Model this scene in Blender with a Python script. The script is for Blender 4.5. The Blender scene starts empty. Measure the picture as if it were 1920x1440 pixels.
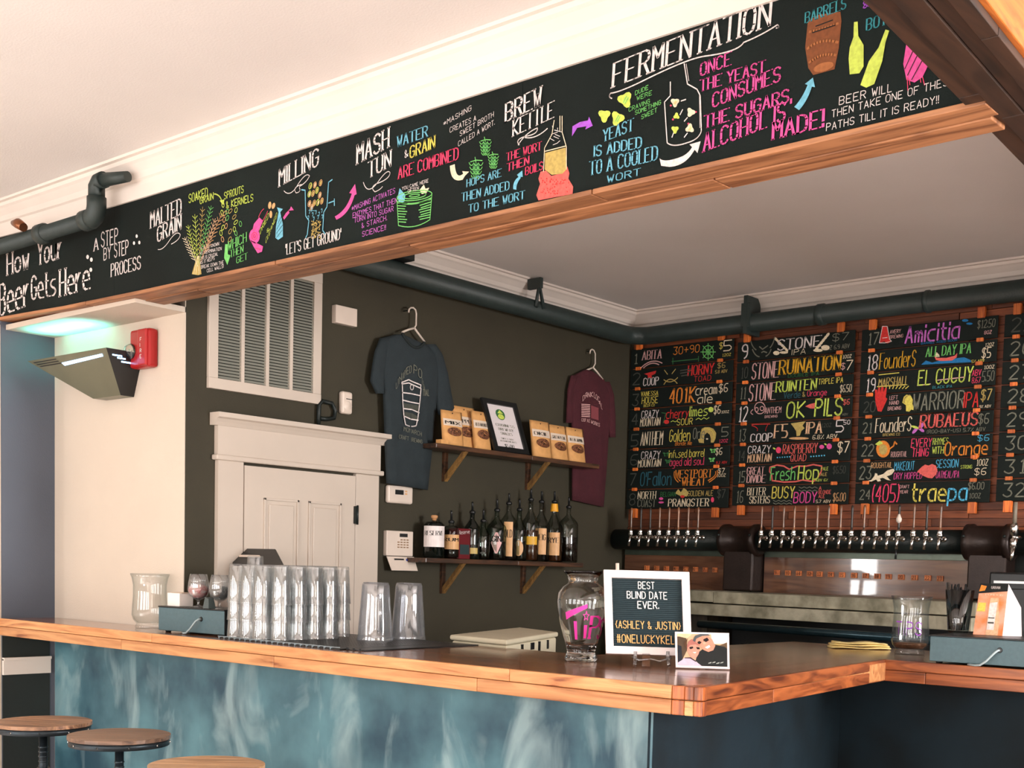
import bpy, math, random
from mathutils import Vector, Matrix
random.seed(7)
sc = bpy.context.scene
COL = sc.collection
# ------------------------------------------------------------------ camera
EYE = Vector((0, 0, 1.40))
YAW, PIT, ROL, FPX, CX, CY = -0.692678402, -0.0674644479, 0.0278538438, 2305.68107, 1062.13766, 1221.00845
_f = Vector((math.sin(YAW)*math.cos(PIT), math.cos(YAW)*math.cos(PIT), math.sin(PIT)))
_r = Vector((math.cos(YAW), -math.sin(YAW), 0)); _u = _r.cross(_f)
RT = _r*math.cos(ROL) + _u*math.sin(ROL); UP = -_r*math.sin(ROL) + _u*math.cos(ROL); FW = _f
cam = bpy.data.cameras.new('camera'); camo = bpy.data.objects.new('camera', cam); COL.objects.link(camo)
mw = Matrix((RT, UP, -FW)).transposed().to_4x4(); mw.translation = EYE
camo.matrix_world = mw
cam.sensor_width = 36; cam.lens = FPX/1920*36
cam.shift_x = (960-CX)/1920; cam.shift_y = (CY-720)/1920
cam.clip_start = .05
sc.camera = camo
# ------------------------------------------------------------------ colour, world, daylight
sc.view_settings.view_transform = 'Standard'; sc.view_settings.look = 'None'
sc.view_settings.gamma = 1; sc.view_settings.use_curve_mapping = False
sc.view_settings.exposure = 0.46
sc.cycles.transparent_max_bounces = 200
sc.cycles.max_bounces = 10; sc.cycles.transmission_bounces = 12
sc.cycles.sample_clamp_indirect = 6
sc.cycles.caustics_reflective = False; sc.cycles.caustics_refractive = False
w = bpy.data.worlds.new('world'); sc.world = w; w.use_nodes = True
w.node_tree.nodes['Background'].inputs[0].default_value = (.80, .88, 1, 1)
w.node_tree.nodes['Background'].inputs[1].default_value = 1.0
sl_ = bpy.data.lights.new('sun', 'SUN'); sl_.energy = 26; sl_.angle = .012; sl_.color = (1, .96, .92)
so_ = bpy.data.objects.new('sun', sl_); COL.objects.link(so_)
so_.rotation_euler = Vector((.10, math.cos(math.radians(25)), -math.sin(math.radians(25)))).to_track_quat('-Z', 'Y').to_euler()   # low sun through the front windows onto the floor
def area(name, loc, rot, sx, sy, power, col):
    l = bpy.data.lights.new(name, 'AREA'); l.shape = 'RECTANGLE'; l.size = sx; l.size_y = sy
    l.energy = power; l.color = col
    o = bpy.data.objects.new(name, l); COL.objects.link(o); o.location = loc; o.rotation_euler = rot
    return o
R90 = math.pi/2
for k, x in enumerate((-5.2, -2.6, 0.0, 2.4)):          # daylight through the four front windows, behind the viewer
    area('window_daylight', (x, -3.55, 1.75), (R90, 0, 0), 1.7, 1.9, 66, (1, .97, .945))
area('side_window_daylight', (3.4, 1.0, 1.9), (R90, 0, R90), 2.0, 1.4, 30, (1, .84, .68))
area('bar_window_daylight', (3.4, 4.6, 1.9), (R90, 0, R90), 1.6, 1.6, 290, (1, .97, .955))
area('door_daylight', (-8.245, -3.57, 1.6), (R90, 0, 0), .43, 1.6, 40, (1, .98, .96))
# ------------------------------------------------------------------ helpers
def ray(px, py):
    return RT*((px-CX)/FPX) - UP*((py-CY)/FPX) + FW
def at(px, py, ax, v):
    d = ray(px, py); i = 'XYZ'.index(ax); t = (v-EYE[i])/d[i]
    return EYE + d*t
class MB:
    def __init__(s): s.v = []; s.f = []; s.sm = []
    def add(s, vs, fs, smooth=False):
        b = len(s.v); s.v += [tuple(p) for p in vs]
        for f in fs: s.f.append([b+i for i in f]); s.sm.append(smooth)
        return s
    def box(s, a, b):
        x0, x1 = sorted((a[0], b[0])); y0, y1 = sorted((a[1], b[1])); z0, z1 = sorted((a[2], b[2]))
        return s.add([(x0,y0,z0),(x1,y0,z0),(x1,y1,z0),(x0,y1,z0),(x0,y0,z1),(x1,y0,z1),(x1,y1,z1),(x0,y1,z1)],
                     [(0,3,2,1),(4,5,6,7),(0,1,5,4),(1,2,6,5),(2,3,7,6),(3,0,4,7)])
    def hexa(s, p): return s.add(p, [(0,3,2,1),(4,5,6,7),(0,1,5,4),(1,2,6,5),(2,3,7,6),(3,0,4,7)])
    def prism(s, poly, z0, z1):          # poly of (x,y), ccw
        n = len(poly)
        vs = [(x,y,z0) for x,y in poly]+[(x,y,z1) for x,y in poly]
        return s.add(vs, [tuple(range(n-1,-1,-1)), tuple(range(n,2*n))]+[(i,(i+1)%n,n+(i+1)%n,n+i) for i in range(n)])
    def extr(s, pts, d):                 # planar polygon of 3d points extruded by vector d
        n = len(pts); d = Vector(d)
        vs = [Vector(p) for p in pts]+[Vector(p)+d for p in pts]
        return s.add(vs, [tuple(range(n-1,-1,-1)), tuple(range(n,2*n))]+[(i,(i+1)%n,n+(i+1)%n,n+i) for i in range(n)])
    def lathe(s, prof, c=(0,0,0), n=24, axis='Z', cap=False):
        vs = []; fs = []
        for r, h in prof:
            for k in range(n):
                a = 2*math.pi*k/n; u, v = r*math.cos(a), r*math.sin(a)
                if axis == 'Z': p = (c[0]+u, c[1]+v, c[2]+h)
                elif axis == 'X': p = (c[0]+h, c[1]+u, c[2]+v)
                else: p = (c[0]+v, c[1]+h, c[2]+u)
                vs.append(p)
        for j in range(len(prof)-1):
            for k in range(n):
                fs.append((j*n+k, j*n+(k+1)%n, (j+1)*n+(k+1)%n, (j+1)*n+k))
        s.add(vs, fs, True)
        if cap:
            b = len(s.v)-len(vs)
            s.f.append([b+k for k in range(n-1,-1,-1)]); s.sm.append(False)
            s.f.append([b+(len(prof)-1)*n+k for k in range(n)]); s.sm.append(False)
        return s
    def tube(s, pts, r, n=10, cap=True):
        pts = [Vector(p) for p in pts]; rr = r if isinstance(r, (list, tuple)) else [r]*len(pts)
        vs = []; fs = []; ref = None
        for i, p in enumerate(pts):
            t = (pts[min(i+1, len(pts)-1)]-pts[max(i-1, 0)]).normalized()
            if ref is None: ref = Vector((0,0,1)) if abs(t.z) < .9 else Vector((1,0,0))
            a = (ref - t*ref.dot(t)).normalized(); b = t.cross(a); ref = a
            for k in range(n):
                q = 2*math.pi*k/n; vs.append(p + a*rr[i]*math.cos(q) + b*rr[i]*math.sin(q))
        for j in range(len(pts)-1):
            for k in range(n): fs.append((j*n+k, j*n+(k+1)%n, (j+1)*n+(k+1)%n, (j+1)*n+k))
        s.add(vs, fs, True)
        if cap:
            b0 = len(s.v)-len(vs)
            s.f.append([b0+k for k in range(n-1,-1,-1)]); s.sm.append(False)
            s.f.append([b0+(len(pts)-1)*n+k for k in range(n)]); s.sm.append(False)
        return s
    def rings(s, rings, cap=True):
        n = len(rings[0]); vs = [p for r in rings for p in r]; fs = []
        for j in range(len(rings)-1):
            for k in range(n): fs.append((j*n+k, j*n+(k+1)%n, (j+1)*n+(k+1)%n, (j+1)*n+k))
        s.add(vs, fs, True)
        if cap:
            b0 = len(s.v)-len(vs)
            s.f.append([b0+k for k in range(n-1,-1,-1)]); s.sm.append(True)
            s.f.append([b0+(len(rings)-1)*n+k for k in range(n)]); s.sm.append(True)
        return s
    def mesh(s, name, off=None):
        m = bpy.data.meshes.new(name)
        vs = s.v if off is None else [(x-off[0], y-off[1], z-off[2]) for x,y,z in s.v]
        m.from_pydata(vs, [], s.f); m.polygons.foreach_set('use_smooth', s.sm); m.update()
        return m
def tag(o, label=None, cat=None, group=None, kind=None):
    if label: o['label'] = label
    if cat: o['category'] = cat
    if group: o['group'] = group
    if kind: o['kind'] = kind
    return o
def thing(name, label, cat, loc=(0,0,0), rz=0, group=None):
    o = bpy.data.objects.new(name, None); COL.objects.link(o); o.location = loc; o.rotation_euler = (0,0,rz)
    o.empty_display_size = .05
    return tag(o, label, cat, group)
def wloc(p):
    if p is None: return Vector((0,0,0))
    return Vector(p.location) + wloc(p.parent)
def obj(name, mb, mat, parent=None, world=True, bevel=0, label=None, kind=None):
    """one mesh object; world=True: vertices are world coordinates (parents only translated)"""
    off = wloc(parent) if (parent and world) else None
    me = mb.mesh(name, off) if isinstance(mb, MB) else mb
    if mat and not me.materials: me.materials.append(mat)
    o = bpy.data.objects.new(name, me); COL.objects.link(o)
    if parent: o.parent = parent
    if bevel:
        b = o.modifiers.new('bevel', 'BEVEL'); b.width = bevel; b.segments = 2; b.limit_method = 'ANGLE'; b.angle_limit = .7
    if label: o['label'] = label
    if kind: o['kind'] = kind
    return o
def fix(o):
    bm = __import__('bmesh').new(); bm.from_mesh(o.data); __import__('bmesh').ops.recalc_face_normals(bm, faces=bm.faces); bm.to_mesh(o.data); bm.free()
    return o
def copy_tree(o, parent=None):
    c = o.copy(); COL.objects.link(c); c.parent = parent
    for ch in o.children: copy_tree(ch, c)
    return c
# ------------------------------------------------------------------ materials
def s2l(c):
    return tuple(((v/255)/12.92 if v/255 <= .04045 else ((v/255+.055)/1.055)**2.4) for v in c)+(1,)
MATS = {}
def base(name):
    m = bpy.data.materials.new(name); m.use_nodes = True
    nt = m.node_tree; return m, nt, nt.nodes['Principled BSDF'], nt.links
def paint(name, c, rough=.6, var=.12, scale=6, bump=.15, bscale=60, metal=0, c2=None, coat=0, spec=.5):
    if name in MATS: return MATS[name]
    m, nt, b, L = base(name); N = nt.nodes
    b.inputs['Roughness'].default_value = rough; b.inputs['Metallic'].default_value = metal
    b.inputs['Coat Weight'].default_value = coat; b.inputs['Specular IOR Level'].default_value = spec
    tc = N.new('ShaderNodeTexCoord'); n = N.new('ShaderNodeTexNoise'); n.inputs['Scale'].default_value = scale; n.inputs['Detail'].default_value = 6
    L.new(tc.outputs['Object'], n.inputs['Vector'])
    cr = N.new('ShaderNodeValToRGB'); a = s2l(c); a2 = s2l(c2) if c2 else tuple(v*(1-var) for v in a[:3])+(1,)
    cr.color_ramp.elements[0].color = a2; cr.color_ramp.elements[1].color = a
    cr.color_ramp.elements[0].position = .35; cr.color_ramp.elements[1].position = .62
    L.new(n.outputs['Fac'], cr.inputs[0]); L.new(cr.outputs[0], b.inputs['Base Color'])
    if bump:
        n2 = N.new('ShaderNodeTexNoise'); n2.inputs['Scale'].default_value = bscale; L.new(tc.outputs['Object'], n2.inputs['Vector'])
        bp = N.new('ShaderNodeBump'); bp.inputs['Strength'].default_value = bump; bp.inputs['Distance'].default_value = .004
        L.new(n2.outputs['Fac'], bp.inputs['Height']); L.new(bp.outputs[0], b.inputs['Normal'])
    MATS[name] = m; return m
def wood(name, c1, c2, axis='X', rough=.4, coat=0, grain=1.0, vary=.35, dark=None):
    if name in MATS: return MATS[name]
    m, nt, b, L = base(name); N = nt.nodes
    b.inputs['Roughness'].default_value = rough; b.inputs['Coat Weight'].default_value = coat; b.inputs['Coat Roughness'].default_value = .03 if 'splash' in name else .12
    tc = N.new('ShaderNodeTexCoord'); mp = N.new('ShaderNodeMapping')
    sc_ = {'X': (1.2,14,14), 'Y': (14,1.2,14), 'Z': (14,14,1.2)}[axis]
    mp.inputs['Scale'].default_value = tuple(v*grain for v in sc_)
    oi = N.new('ShaderNodeObjectInfo'); ad = N.new('ShaderNodeVectorMath'); ad.operation = 'ADD'
    cb = N.new('ShaderNodeCombineXYZ'); mu = N.new('ShaderNodeMath'); mu.operation = 'MULTIPLY'; mu.inputs[1].default_value = 37
    L.new(oi.outputs['Random'], mu.inputs[0]); 
    for i in range(3): L.new(mu.outputs[0], cb.inputs[i])
    L.new(tc.outputs['Object'], mp.inputs[0]); L.new(mp.outputs[0], ad.inputs[0]); L.new(cb.outputs[0], ad.inputs[1])
    n = N.new('ShaderNodeTexNoise'); n.inputs['Scale'].default_value = 1.6; n.inputs['Detail'].default_value = 8; n.inputs['Distortion'].default_value = 1.4
    L.new(ad.outputs[0], n.inputs['Vector'])
    cr = N.new('ShaderNodeValToRGB'); cr.color_ramp.elements[0].color = s2l(c2); cr.color_ramp.elements[1].color = s2l(c1)
    cr.color_ramp.elements[0].position = .36; cr.color_ramp.elements[1].position = .62
    if dark:
        e = cr.color_ramp.elements.new(.30); e.color = s2l(dark)
    L.new(n.outputs['Fac'], cr.inputs[0])
    hs = N.new('ShaderNodeHueSaturation'); mr = N.new('ShaderNodeMapRange'); mr.inputs[3].default_value = 1-vary; mr.inputs[4].default_value = 1+vary*.6
    L.new(oi.outputs['Random'], mr.inputs[0]); L.new(mr.outputs[0], hs.inputs['Value']); L.new(cr.outputs[0], hs.inputs['Color'])
    L.new(hs.outputs[0], b.inputs['Base Color'])
    bp = N.new('ShaderNodeBump'); bp.inputs['Strength'].default_value = .25; bp.inputs['Distance'].default_value = .002
    L.new(n.outputs['Fac'], bp.inputs['Height']); L.new(bp.outputs[0], b.inputs['Normal'])
    MATS[name] = m; return m
def thin_glass(name, tint=(.97,.98,.98), gl=.10, edge=(.55,.6,.6), rough=.02, haze=0):
    if name in MATS: return MATS[name]
    m = bpy.data.materials.new(name); m.use_nodes = True; nt = m.node_tree; N = nt.nodes; L = nt.links
    N.remove(N['Principled BSDF']); out = N['Material Output']
    t = N.new('ShaderNodeBsdfTransparent'); g = N.new('ShaderNodeBsdfGlossy'); g.inputs['Roughness'].default_value = rough
    lw = N.new('ShaderNodeLayerWeight'); lw.inputs[0].default_value = .5
    mixc = N.new('ShaderNodeMix'); mixc.data_type = 'RGBA'
    mixc.inputs[6].default_value = tint+(1,); mixc.inputs[7].default_value = edge+(1,)
    L.new(lw.outputs['Facing'], mixc.inputs[0]); L.new(mixc.outputs[2], t.inputs[0])
    fr = N.new('ShaderNodeMath'); fr.operation = 'POWER'; fr.inputs[1].default_value = 5; L.new(lw.outputs['Facing'], fr.inputs[0])
    ma = N.new('ShaderNodeMath'); ma.operation = 'MULTIPLY_ADD'; ma.inputs[1].default_value = .45; ma.inputs[2].default_value = gl; ma.use_clamp = True; L.new(fr.outputs[0], ma.inputs[0])
    mx = N.new('ShaderNodeMixShader'); L.new(ma.outputs[0], mx.inputs[0]); L.new(t.outputs[0], mx.inputs[1]); L.new(g.outputs[0], mx.inputs[2])
    last = mx
    if haze:
        d = N.new('ShaderNodeBsdfDiffuse'); d.inputs[0].default_value = (.9,.92,.93,1); tr = N.new('ShaderNodeBsdfTranslucent'); tr.inputs[0].default_value = (.9,.92,.93,1)
        ad = N.new('ShaderNodeMixShader'); ad.inputs[0].default_value = .5; L.new(d.outputs[0], ad.inputs[1]); L.new(tr.outputs[0], ad.inputs[2])
        hz = N.new('ShaderNodeMixShader'); hz.inputs[0].default_value = haze; L.new(mx.outputs[0], hz.inputs[1]); L.new(ad.outputs[0], hz.inputs[2]); last = hz
    L.new(last.outputs[0], out.inputs[0]); MATS[name] = m; return m
def real_glass(name, col=(1,1,1), rough=0):
    if name in MATS: return MATS[name]
    m, nt, b, L = base(name)
    b.inputs['Base Color'].default_value = col+(1,); b.inputs['Transmission Weight'].default_value = 1
    b.inputs['Roughness'].default_value = rough; b.inputs['IOR'].default_value = 1.46
    MATS[name] = m; return m
def emit(name, c, s):
    if name in MATS: return MATS[name]
    m, nt, b, L = base(name); b.inputs['Base Color'].default_value = s2l(c); b.inputs['Emission Color'].default_value = s2l(c); b.inputs['Emission Strength'].default_value = s
    MATS[name] = m; return m
CH = dict(white=(238,226,222), cream=(240,222,190), pink=(232,86,160), hot=(240,70,110), purple=(176,92,214), violet=(205,110,200), blue=(118,190,214),
          teal=(60,150,160), dteal=(40,96,110), lime=(206,224,96), green=(120,206,110), dgreen=(50,110,60), yellow=(232,214,96), gold=(226,170,40), orange=(236,140,50),
          red=(216,50,46), coral=(232,104,96), brown=(130,74,40), lbrown=(170,104,60), grey=(128,128,112), dgrey=(74,76,68), tan=(222,170,116), rose=(232,180,176), sky=(90,190,230),
          sand=(196,170,96), black=(16,20,18), peach=(236,190,150), mblue=(30,120,180))
def chalk(c):
    return paint('chalk_'+c, CH[c], .9, .22, 90, 0)
M_wallL = paint('olive_paint', (56,51,35), .75, .18, 2.5, .25, 140)
M_cream = paint('cream_paint', (214,200,184), .8, .05, 2, .2, 160)
M_blue = paint('slate_blue_paint', (92,100,114), .7, .1, 2, .2, 160)
M_ceil = paint('ceiling_paint', (240,234,230), .85, .04, 1.5, .2, 120)
M_trim = paint('white_trim', (238,226,216), .5, .05, 3, .05, 60)
M_door = paint('door_white', (206,192,178), .5, .05, 3, .05, 60)
M_board = paint('chalkboard_paint', (10,19,17), .75, .35, 2.2, .15, 200, c2=(16,27,25), spec=.2)
M_menu = paint('menu_board_black', (13,22,18), .7, .3, 8, .15, 200, spec=.25)
M_iron = paint('black_iron', (26,34,32), .45, .2, 12, .3, 90, metal=.3)
M_duct = paint('dark_green_pipe', (44,56,54), .5, .2, 12, .2, 90)
M_chrome = paint('chrome', (225,222,216), .16, .02, 20, 0, metal=1)
M_steel = paint('brushed_steel', (150,150,140), .35, .2, 30, .1, 200, metal=.9)
M_black = paint('black_plastic', (18,20,21), .4, .1, 20, .05)
M_dark = paint('near_black_paint', (22,26,22), .8, .2, 5, .1)  # near-black paint for backings, casings and the lower back wall
M_white = paint('white_plastic', (222,206,192), .45, .04, 10, .02)
# ------------------------------------------------------------------ stroke lettering (own glyphs; baseline y=2, capitals to y=8)
G = dict(A='022842;1434',B='02083847463505;3544433202',C='4738180703123243',D='02082847432202',E='48080242;0535',F='480802;0535',G='473818070312324345;4525',
 H='0208;4248;0545',I='0208',J='383322120 3'.replace(' ',''),K='0208;480542',L='080232',M='0208254842',N='02084248',O='180703123243473818',P='02083847463505',
 Q='180703123243473818;2442',R='02083847463505;2542',S='473818070615354443321203',T='0848;2822',U='080312324348',V='082248',W='0812263248',X='0248;0842',
 Y='082548;2522',Z='08480242',a='461605031232;4642',b='0802324345 3606'.replace(' ',''),c='461605031242',d='48421203051646',e='044445361605031242',f='382817 12;0636'.replace(' ',''),
 g='461605031242;46413000',h='0802;0536454 2'.replace(' ',''),i='0602;0807',k='0802;360432',l='0802',m='0206;05162522;25364542',n='0206;0526364542',o='160503123243453616',
 p='000636454332 02'.replace(' ',''),r='0206;042636',s='46160514344332 02'.replace(' ',''),t='18132232;0636',u='060312324346;4642',v='062246',w='0612253246',x='0246;0642',y='0623;4600',z='06460242')
G.update({'0':'180703123243473818','1':'1728 22;1232'.replace(' ',''),'2':'07183847460242','3':'084825354443321203','4':'32380444','5':'480805354443 3202'.replace(' ',''),
 '6':'48180603123243443505','7':'084812','8':'15060718384746351504031232434435','9':'4515060718384743 22'.replace(' ',''),'!':'0804;0302','.':'0203',',':'0301',"'":'0806',
 '&':'42060718272603122244','#':'1218;3238;0444;0646','+':'2327;0545','-':'0535','*':'2427;1534;1435'.replace('1534','1544') if 0 else '2327;0644;0446','$':'473818070615354443321203;2821',
 '{':'38272615242332','}':'08171625141302','(':'28171322',')':'08171302','[':'2808 0222'.replace(' ',''),']':'08282202',':':'0304;0607','%':'0248;0708;4243','/':'0248','"':'0806;1816'})
ROUND = set('BCDGJOPQRSUabcdeghmnopqrsuyft023689&()$')
def glyph(ch):
    st = []
    for s in G.get(ch, '').split(';'):
        p = [(int(s[i]), int(s[i+1])-2) for i in range(0, len(s)-1, 2)]
        if ch in ROUND and len(p) > 3:
            closed = p[0] == p[-1]; q = []; n = len(p)
            for i, b in enumerate(p):
                if (i == 0 or i == n-1) and not closed: q.append(b); continue
                if i == n-1: q.append(q[0]); break
                a = p[i-1] if i else p[-2]; c = p[i+1]
                d1 = (b[0]-a[0], b[1]-a[1]); d2 = (c[0]-b[0], c[1]-b[1])
                l1 = math.hypot(*d1) or 1; l2 = math.hypot(*d2) or 1
                if (d1[0]*d2[0]+d1[1]*d2[1])/(l1*l2) > .25:
                    t1 = min(.5, .7/l1); t2 = min(.5, .7/l2)
                    q += [(b[0]-d1[0]*t1, b[1]-d1[1]*t1), (b[0]+d2[0]*t2, b[1]+d2[1]*t2)]
                else: q.append(b)
            p = q
        if len(p) > 1: st.append(p)
    return st
def stroke(mb, pts, wf, fmap, ext=.35):
    """ribbon along 2d metre points; fmap(u,v)->3d ; wf(angle)->width"""
    for (a, b) in zip(pts[:-1], pts[1:]):
        dx, dy = b[0]-a[0], b[1]-a[1]; l = math.hypot(dx, dy)
        if l < 1e-6: continue
        wd = wf(abs(dy)/l)/2; ux, uy = dx/l, dy/l; e = wd*ext
        a2 = (a[0]-ux*e, a[1]-uy*e); b2 = (b[0]+ux*e, b[1]+uy*e); nx, ny = -uy*wd, ux*wd
        mb.add([fmap(a2[0]-nx, a2[1]-ny), fmap(b2[0]-nx, b2[1]-ny), fmap(b2[0]+nx, b2[1]+ny), fmap(a2[0]+nx, a2[1]+ny)], [(0,1,2,3)])
def letters(mb, s, W, H, fmap, style='serif', wt=.11, slant=0.0, arc=0.0, jit=.0):
    """lay string s in the box W x H (metres)"""
    adv = []
    for ch in s:
        if ch == ' ': adv.append(3.3)
        else:
            g = glyph(ch); mx = max([p[0] for st in g for p in st] or [2]); adv.append(mx+1.7)
    tot = sum(adv)-1.7; sx = W/max(tot, .1); x = 0; sy = H/6
    WT = min(wt*H, sx*1.0)
    wf = (lambda k: WT*(.5+.75*k)) if style == 'serif' else (lambda k: WT)
    for ch, a in zip(s, adv):
        dj = random.uniform(-jit, jit)*H
        for st in glyph(ch):
            pts = []
            for p in st:
                u = (x+p[0])*sx; v = p[1]*sy+dj; u += v*slant
                v += arc*H*math.sin(math.pi*min(1, max(0, u/W)))
                pts.append((u, v))
            stroke(mb, pts, wf, fmap)
            if style == 'serif' and ch.isalpha():
                for k, pp in ((0, st[0]), (-1, st[-1])):
                    if pp[1] in (0, 6):
                        q = pts[k]; r = min(H*.11, sx*.9)
                        stroke(mb, [(q[0]-r, q[1]), (q[0]+r, q[1])], lambda k: WT*.55, fmap)
        x += a
def frame(P0, P1, H, slant=0, nrm=(0,-1,0), off=.001, upv=None):
    P0 = Vector(P0); P1 = Vector(P1); W = (P1-P0).length; U = (P1-P0)/W; V = Vector(upv) if upv else Vector((0,0,1)); nn = Vector(nrm)*off
    return W, (lambda u, v: P0 + U*u + V*v + nn)
LAY = [0]
def lay():
    LAY[0] = (LAY[0]+1) % 9
    return .0012 + LAY[0]*.00022
class Plane:
    """a painted surface: pixel positions measured on the photograph are turned into points of the real plane"""
    def __init__(s, ax, v, nrm): s.ax, s.val, s.n = ax, v, Vector(nrm)
    def p(s, x, y, off=.0015): return at(x, y, s.ax, s.val) + s.n*off
    def text(s, par, t, x0, y0, x1, y1, h, col, style='serif', wt=.13, name='lettering', **k):
        P0, P1 = at(x0, y0, s.ax, s.val), at(x1, y1, s.ax, s.val); H = (at(x0, y0-h, s.ax, s.val)-P0).z
        H2 = (at(x1, y1-h, s.ax, s.val)-P1).z; H = (H+H2)/2
        W, fm = frame(P0, P1, H, nrm=s.n, off=lay()); mb = MB(); letters(mb, t, W, H, fm, style, wt*(.95 if style == 'serif' else .8), **k)
        return obj(name, mb, chalk(col), par)
    def line(s, par, segs, wpx, col, name='chalk_drawing'):
        if 1 < len(segs) <= 4:
            for q in segs: s.line(par, [q], wpx, col, name)
            return
        mb = MB(); o = lay()
        for pts in segs:
            q = [at(x, y, s.ax, s.val) for x, y in pts]; O = q[0]
            U = Vector((1,0,0)) if s.ax == 'Y' else Vector((0,1,0))
            l2 = [((a-O).dot(U), (a-O).z) for a in q]
            d = (at(pts[0][0], pts[0][1]+wpx, s.ax, s.val)-O).length
            stroke(mb, l2, lambda k: d, lambda u, v: O+U*u+Vector((0,0,v))+s.n*o)
        return obj(name, mb, chalk(col), par, kind='stuff' if len(segs) > 4 else None)
    def fill(s, par, polys, col, name='chalk_drawing'):
        o = lay()-.0006; m = chalk(col) if isinstance(col, str) else col
        if len(polys) <= 14:
            for pts in polys: obj(name, MB().add([s.p(x, y, o) for x, y in pts], [tuple(range(len(pts)))]), m, par)
            return
        mb = MB()
        for pts in polys: mb.add([s.p(x, y, o) for x, y in pts], [tuple(range(len(pts)))])
        return obj(name, mb, m, par, kind='stuff')
def ell(cx, cy, rx, ry, n=14, rot=0):
    c, s_ = math.cos(rot), math.sin(rot)
    return [(cx+rx*math.cos(t)*c-ry*math.sin(t)*s_, cy+rx*math.cos(t)*s_+ry*math.sin(t)*c) for t in [2*math.pi*i/n for i in range(n)]]
def closed(p): return list(p)+[p[0]]
def bez(p0, p1, p2, n=10):
    return [((1-t)**2*p0[0]+2*t*(1-t)*p1[0]+t*t*p2[0], (1-t)**2*p0[1]+2*t*(1-t)*p1[1]+t*t*p2[1]) for t in [i/n for i in range(n+1)]]
# ================================================================== THE ROOM
YH = 2.96; ZB, ZT = 2.556, 2.945
ZC = 3.10; XL = -5.0; YB = 6.64; XN = -6.19; YN = 3.245; ZS = 2.513
def struct(name, mb, m, parent=None, **k):
    o = obj(name, mb, m, parent, **k)
    if not parent: o['kind'] = 'structure'
    return o
M_floor = wood('floor_wood', (200,190,184), (164,152,146), 'X', .5)
fl = struct('floor', MB().box((-9, -4.2, -.1), (4, 7.2, -.003)), M_floor)
for i in range(10):
    y0 = -3.7+i*.12
    for k in range(4):
        x0 = -8+k*2.9+(i % 3)*.4; obj('floor_board', MB().box((x0, y0, -.003), (x0+2.88, y0+.115, 0)), M_floor, fl)
struct('ceiling', MB().box((-9, -4.2, ZC), (4, 7.2, ZC+.1)), M_ceil)
struct('wall_left', MB().box((XL-.2, YN, 0), (XL, YB+.2, ZC)), M_wallL)
struct('wall_nook', MB().box((XN-.1, YN, 0), (XL-.2, YN+.1, ZC)).box((XL-.2, YN-.004, 0), (XL-.0, YN, ZC)), M_cream)
# slate pilaster left of the nook with its white rail, and the wall in line with it
struct('wall_pilaster', MB().box((XN-.6, 2.965, 0), (XN, YN+.1, ZC)), M_blue)
struct('wall_side', MB().box((-9, 2.93, 0), (-6.34, 2.964, ZC)).box((-6.34, 2.93, 0), (XN-.004, 2.964, 2.535)), M_cream)
struct('trim_1', MB().box((XN, 2.965, .778), (XN+.018, 3.215, .858)).box((XN, 2.965, .852), (XN+.026, 3.215, .866)), M_trim)
struct('wall_lower_panel', MB().box((XN+.001, 2.966, 0), (XN+.005, 3.215, .975)), paint('lower_panel_dark', (34,40,38), .6, .1))  # thin dark sheet over the pilaster below bar height
struct('wall_rail_side', MB().box((-9, 2.915, .778), (XN-.01, 2.93, .858)), M_trim)
struct('wall_soffit', MB().box((XN, YH+.03, ZS), (XL, YN, ZB-.018)), M_cream)
# rear and side walls of the front room, four tall windows behind the viewer
wr = MB(); xs = [-9, -8.46, -8.03, -6.05, -4.35, -3.45, -1.75, -.85, .85, 1.55, 3.25, 4]
for i in range(0, 11, 2): wr.box((xs[i], -3.8, 0), (xs[i+1], -3.6, ZC))
for i in range(1, 11, 2): wr.box((xs[i], -3.8, 0), (xs[i+1], -3.6, .8)).box((xs[i], -3.8, 2.7), (xs[i+1], -3.6, ZC))
struct('wall_rear', wr, M_cream)
for n_, i in enumerate(range(1, 11, 2)):
    f = MB(); a, b = xs[i], xs[i+1]
    for x in (a, (a+b)/2-.02, b-.05): f.box((x, -3.72, .8), (x+.05, -3.66, 2.7))
    for z in (.8, 2.65, 1.9): f.box((a, -3.72, z), (b, -3.66, z+.05))
    wo = struct('window_%d' % (n_+1), f, M_trim)
    obj('pane', MB().box((a, -3.695, .8), (b, -3.69, 2.7)), thin_glass('pane_glass'), wo)
struct('wall_right', MB().box((3.6, -3.8, 0), (3.8, 7, .9)).box((3.6, -3.8, 2.9), (3.8, 7, ZC)).box((3.6, -3.8, .9), (3.8, -.2, 2.9)).box((3.6, 2.2, .9), (3.8, 3.8, 2.9)).box((3.6, 5.4, .9), (3.8, 7, 2.9)), M_cream)
f = MB()
for y in (-.2, .97, 2.15): f.box((3.66, y, .9), (3.72, y+.05, 2.9))
for z in (.9, 2.85): f.box((3.66, -.2, z), (3.72, 2.2, z+.05))
wo = struct('window_6', f, M_trim); obj('pane', MB().box((3.69, -.2, .9), (3.695, 2.2, 2.9)), thin_glass('pane_glass'), wo)
struct('wall_far_left', MB().box((-9.1, -3.8, 0), (-9, 3, ZC)), M_cream)
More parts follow.
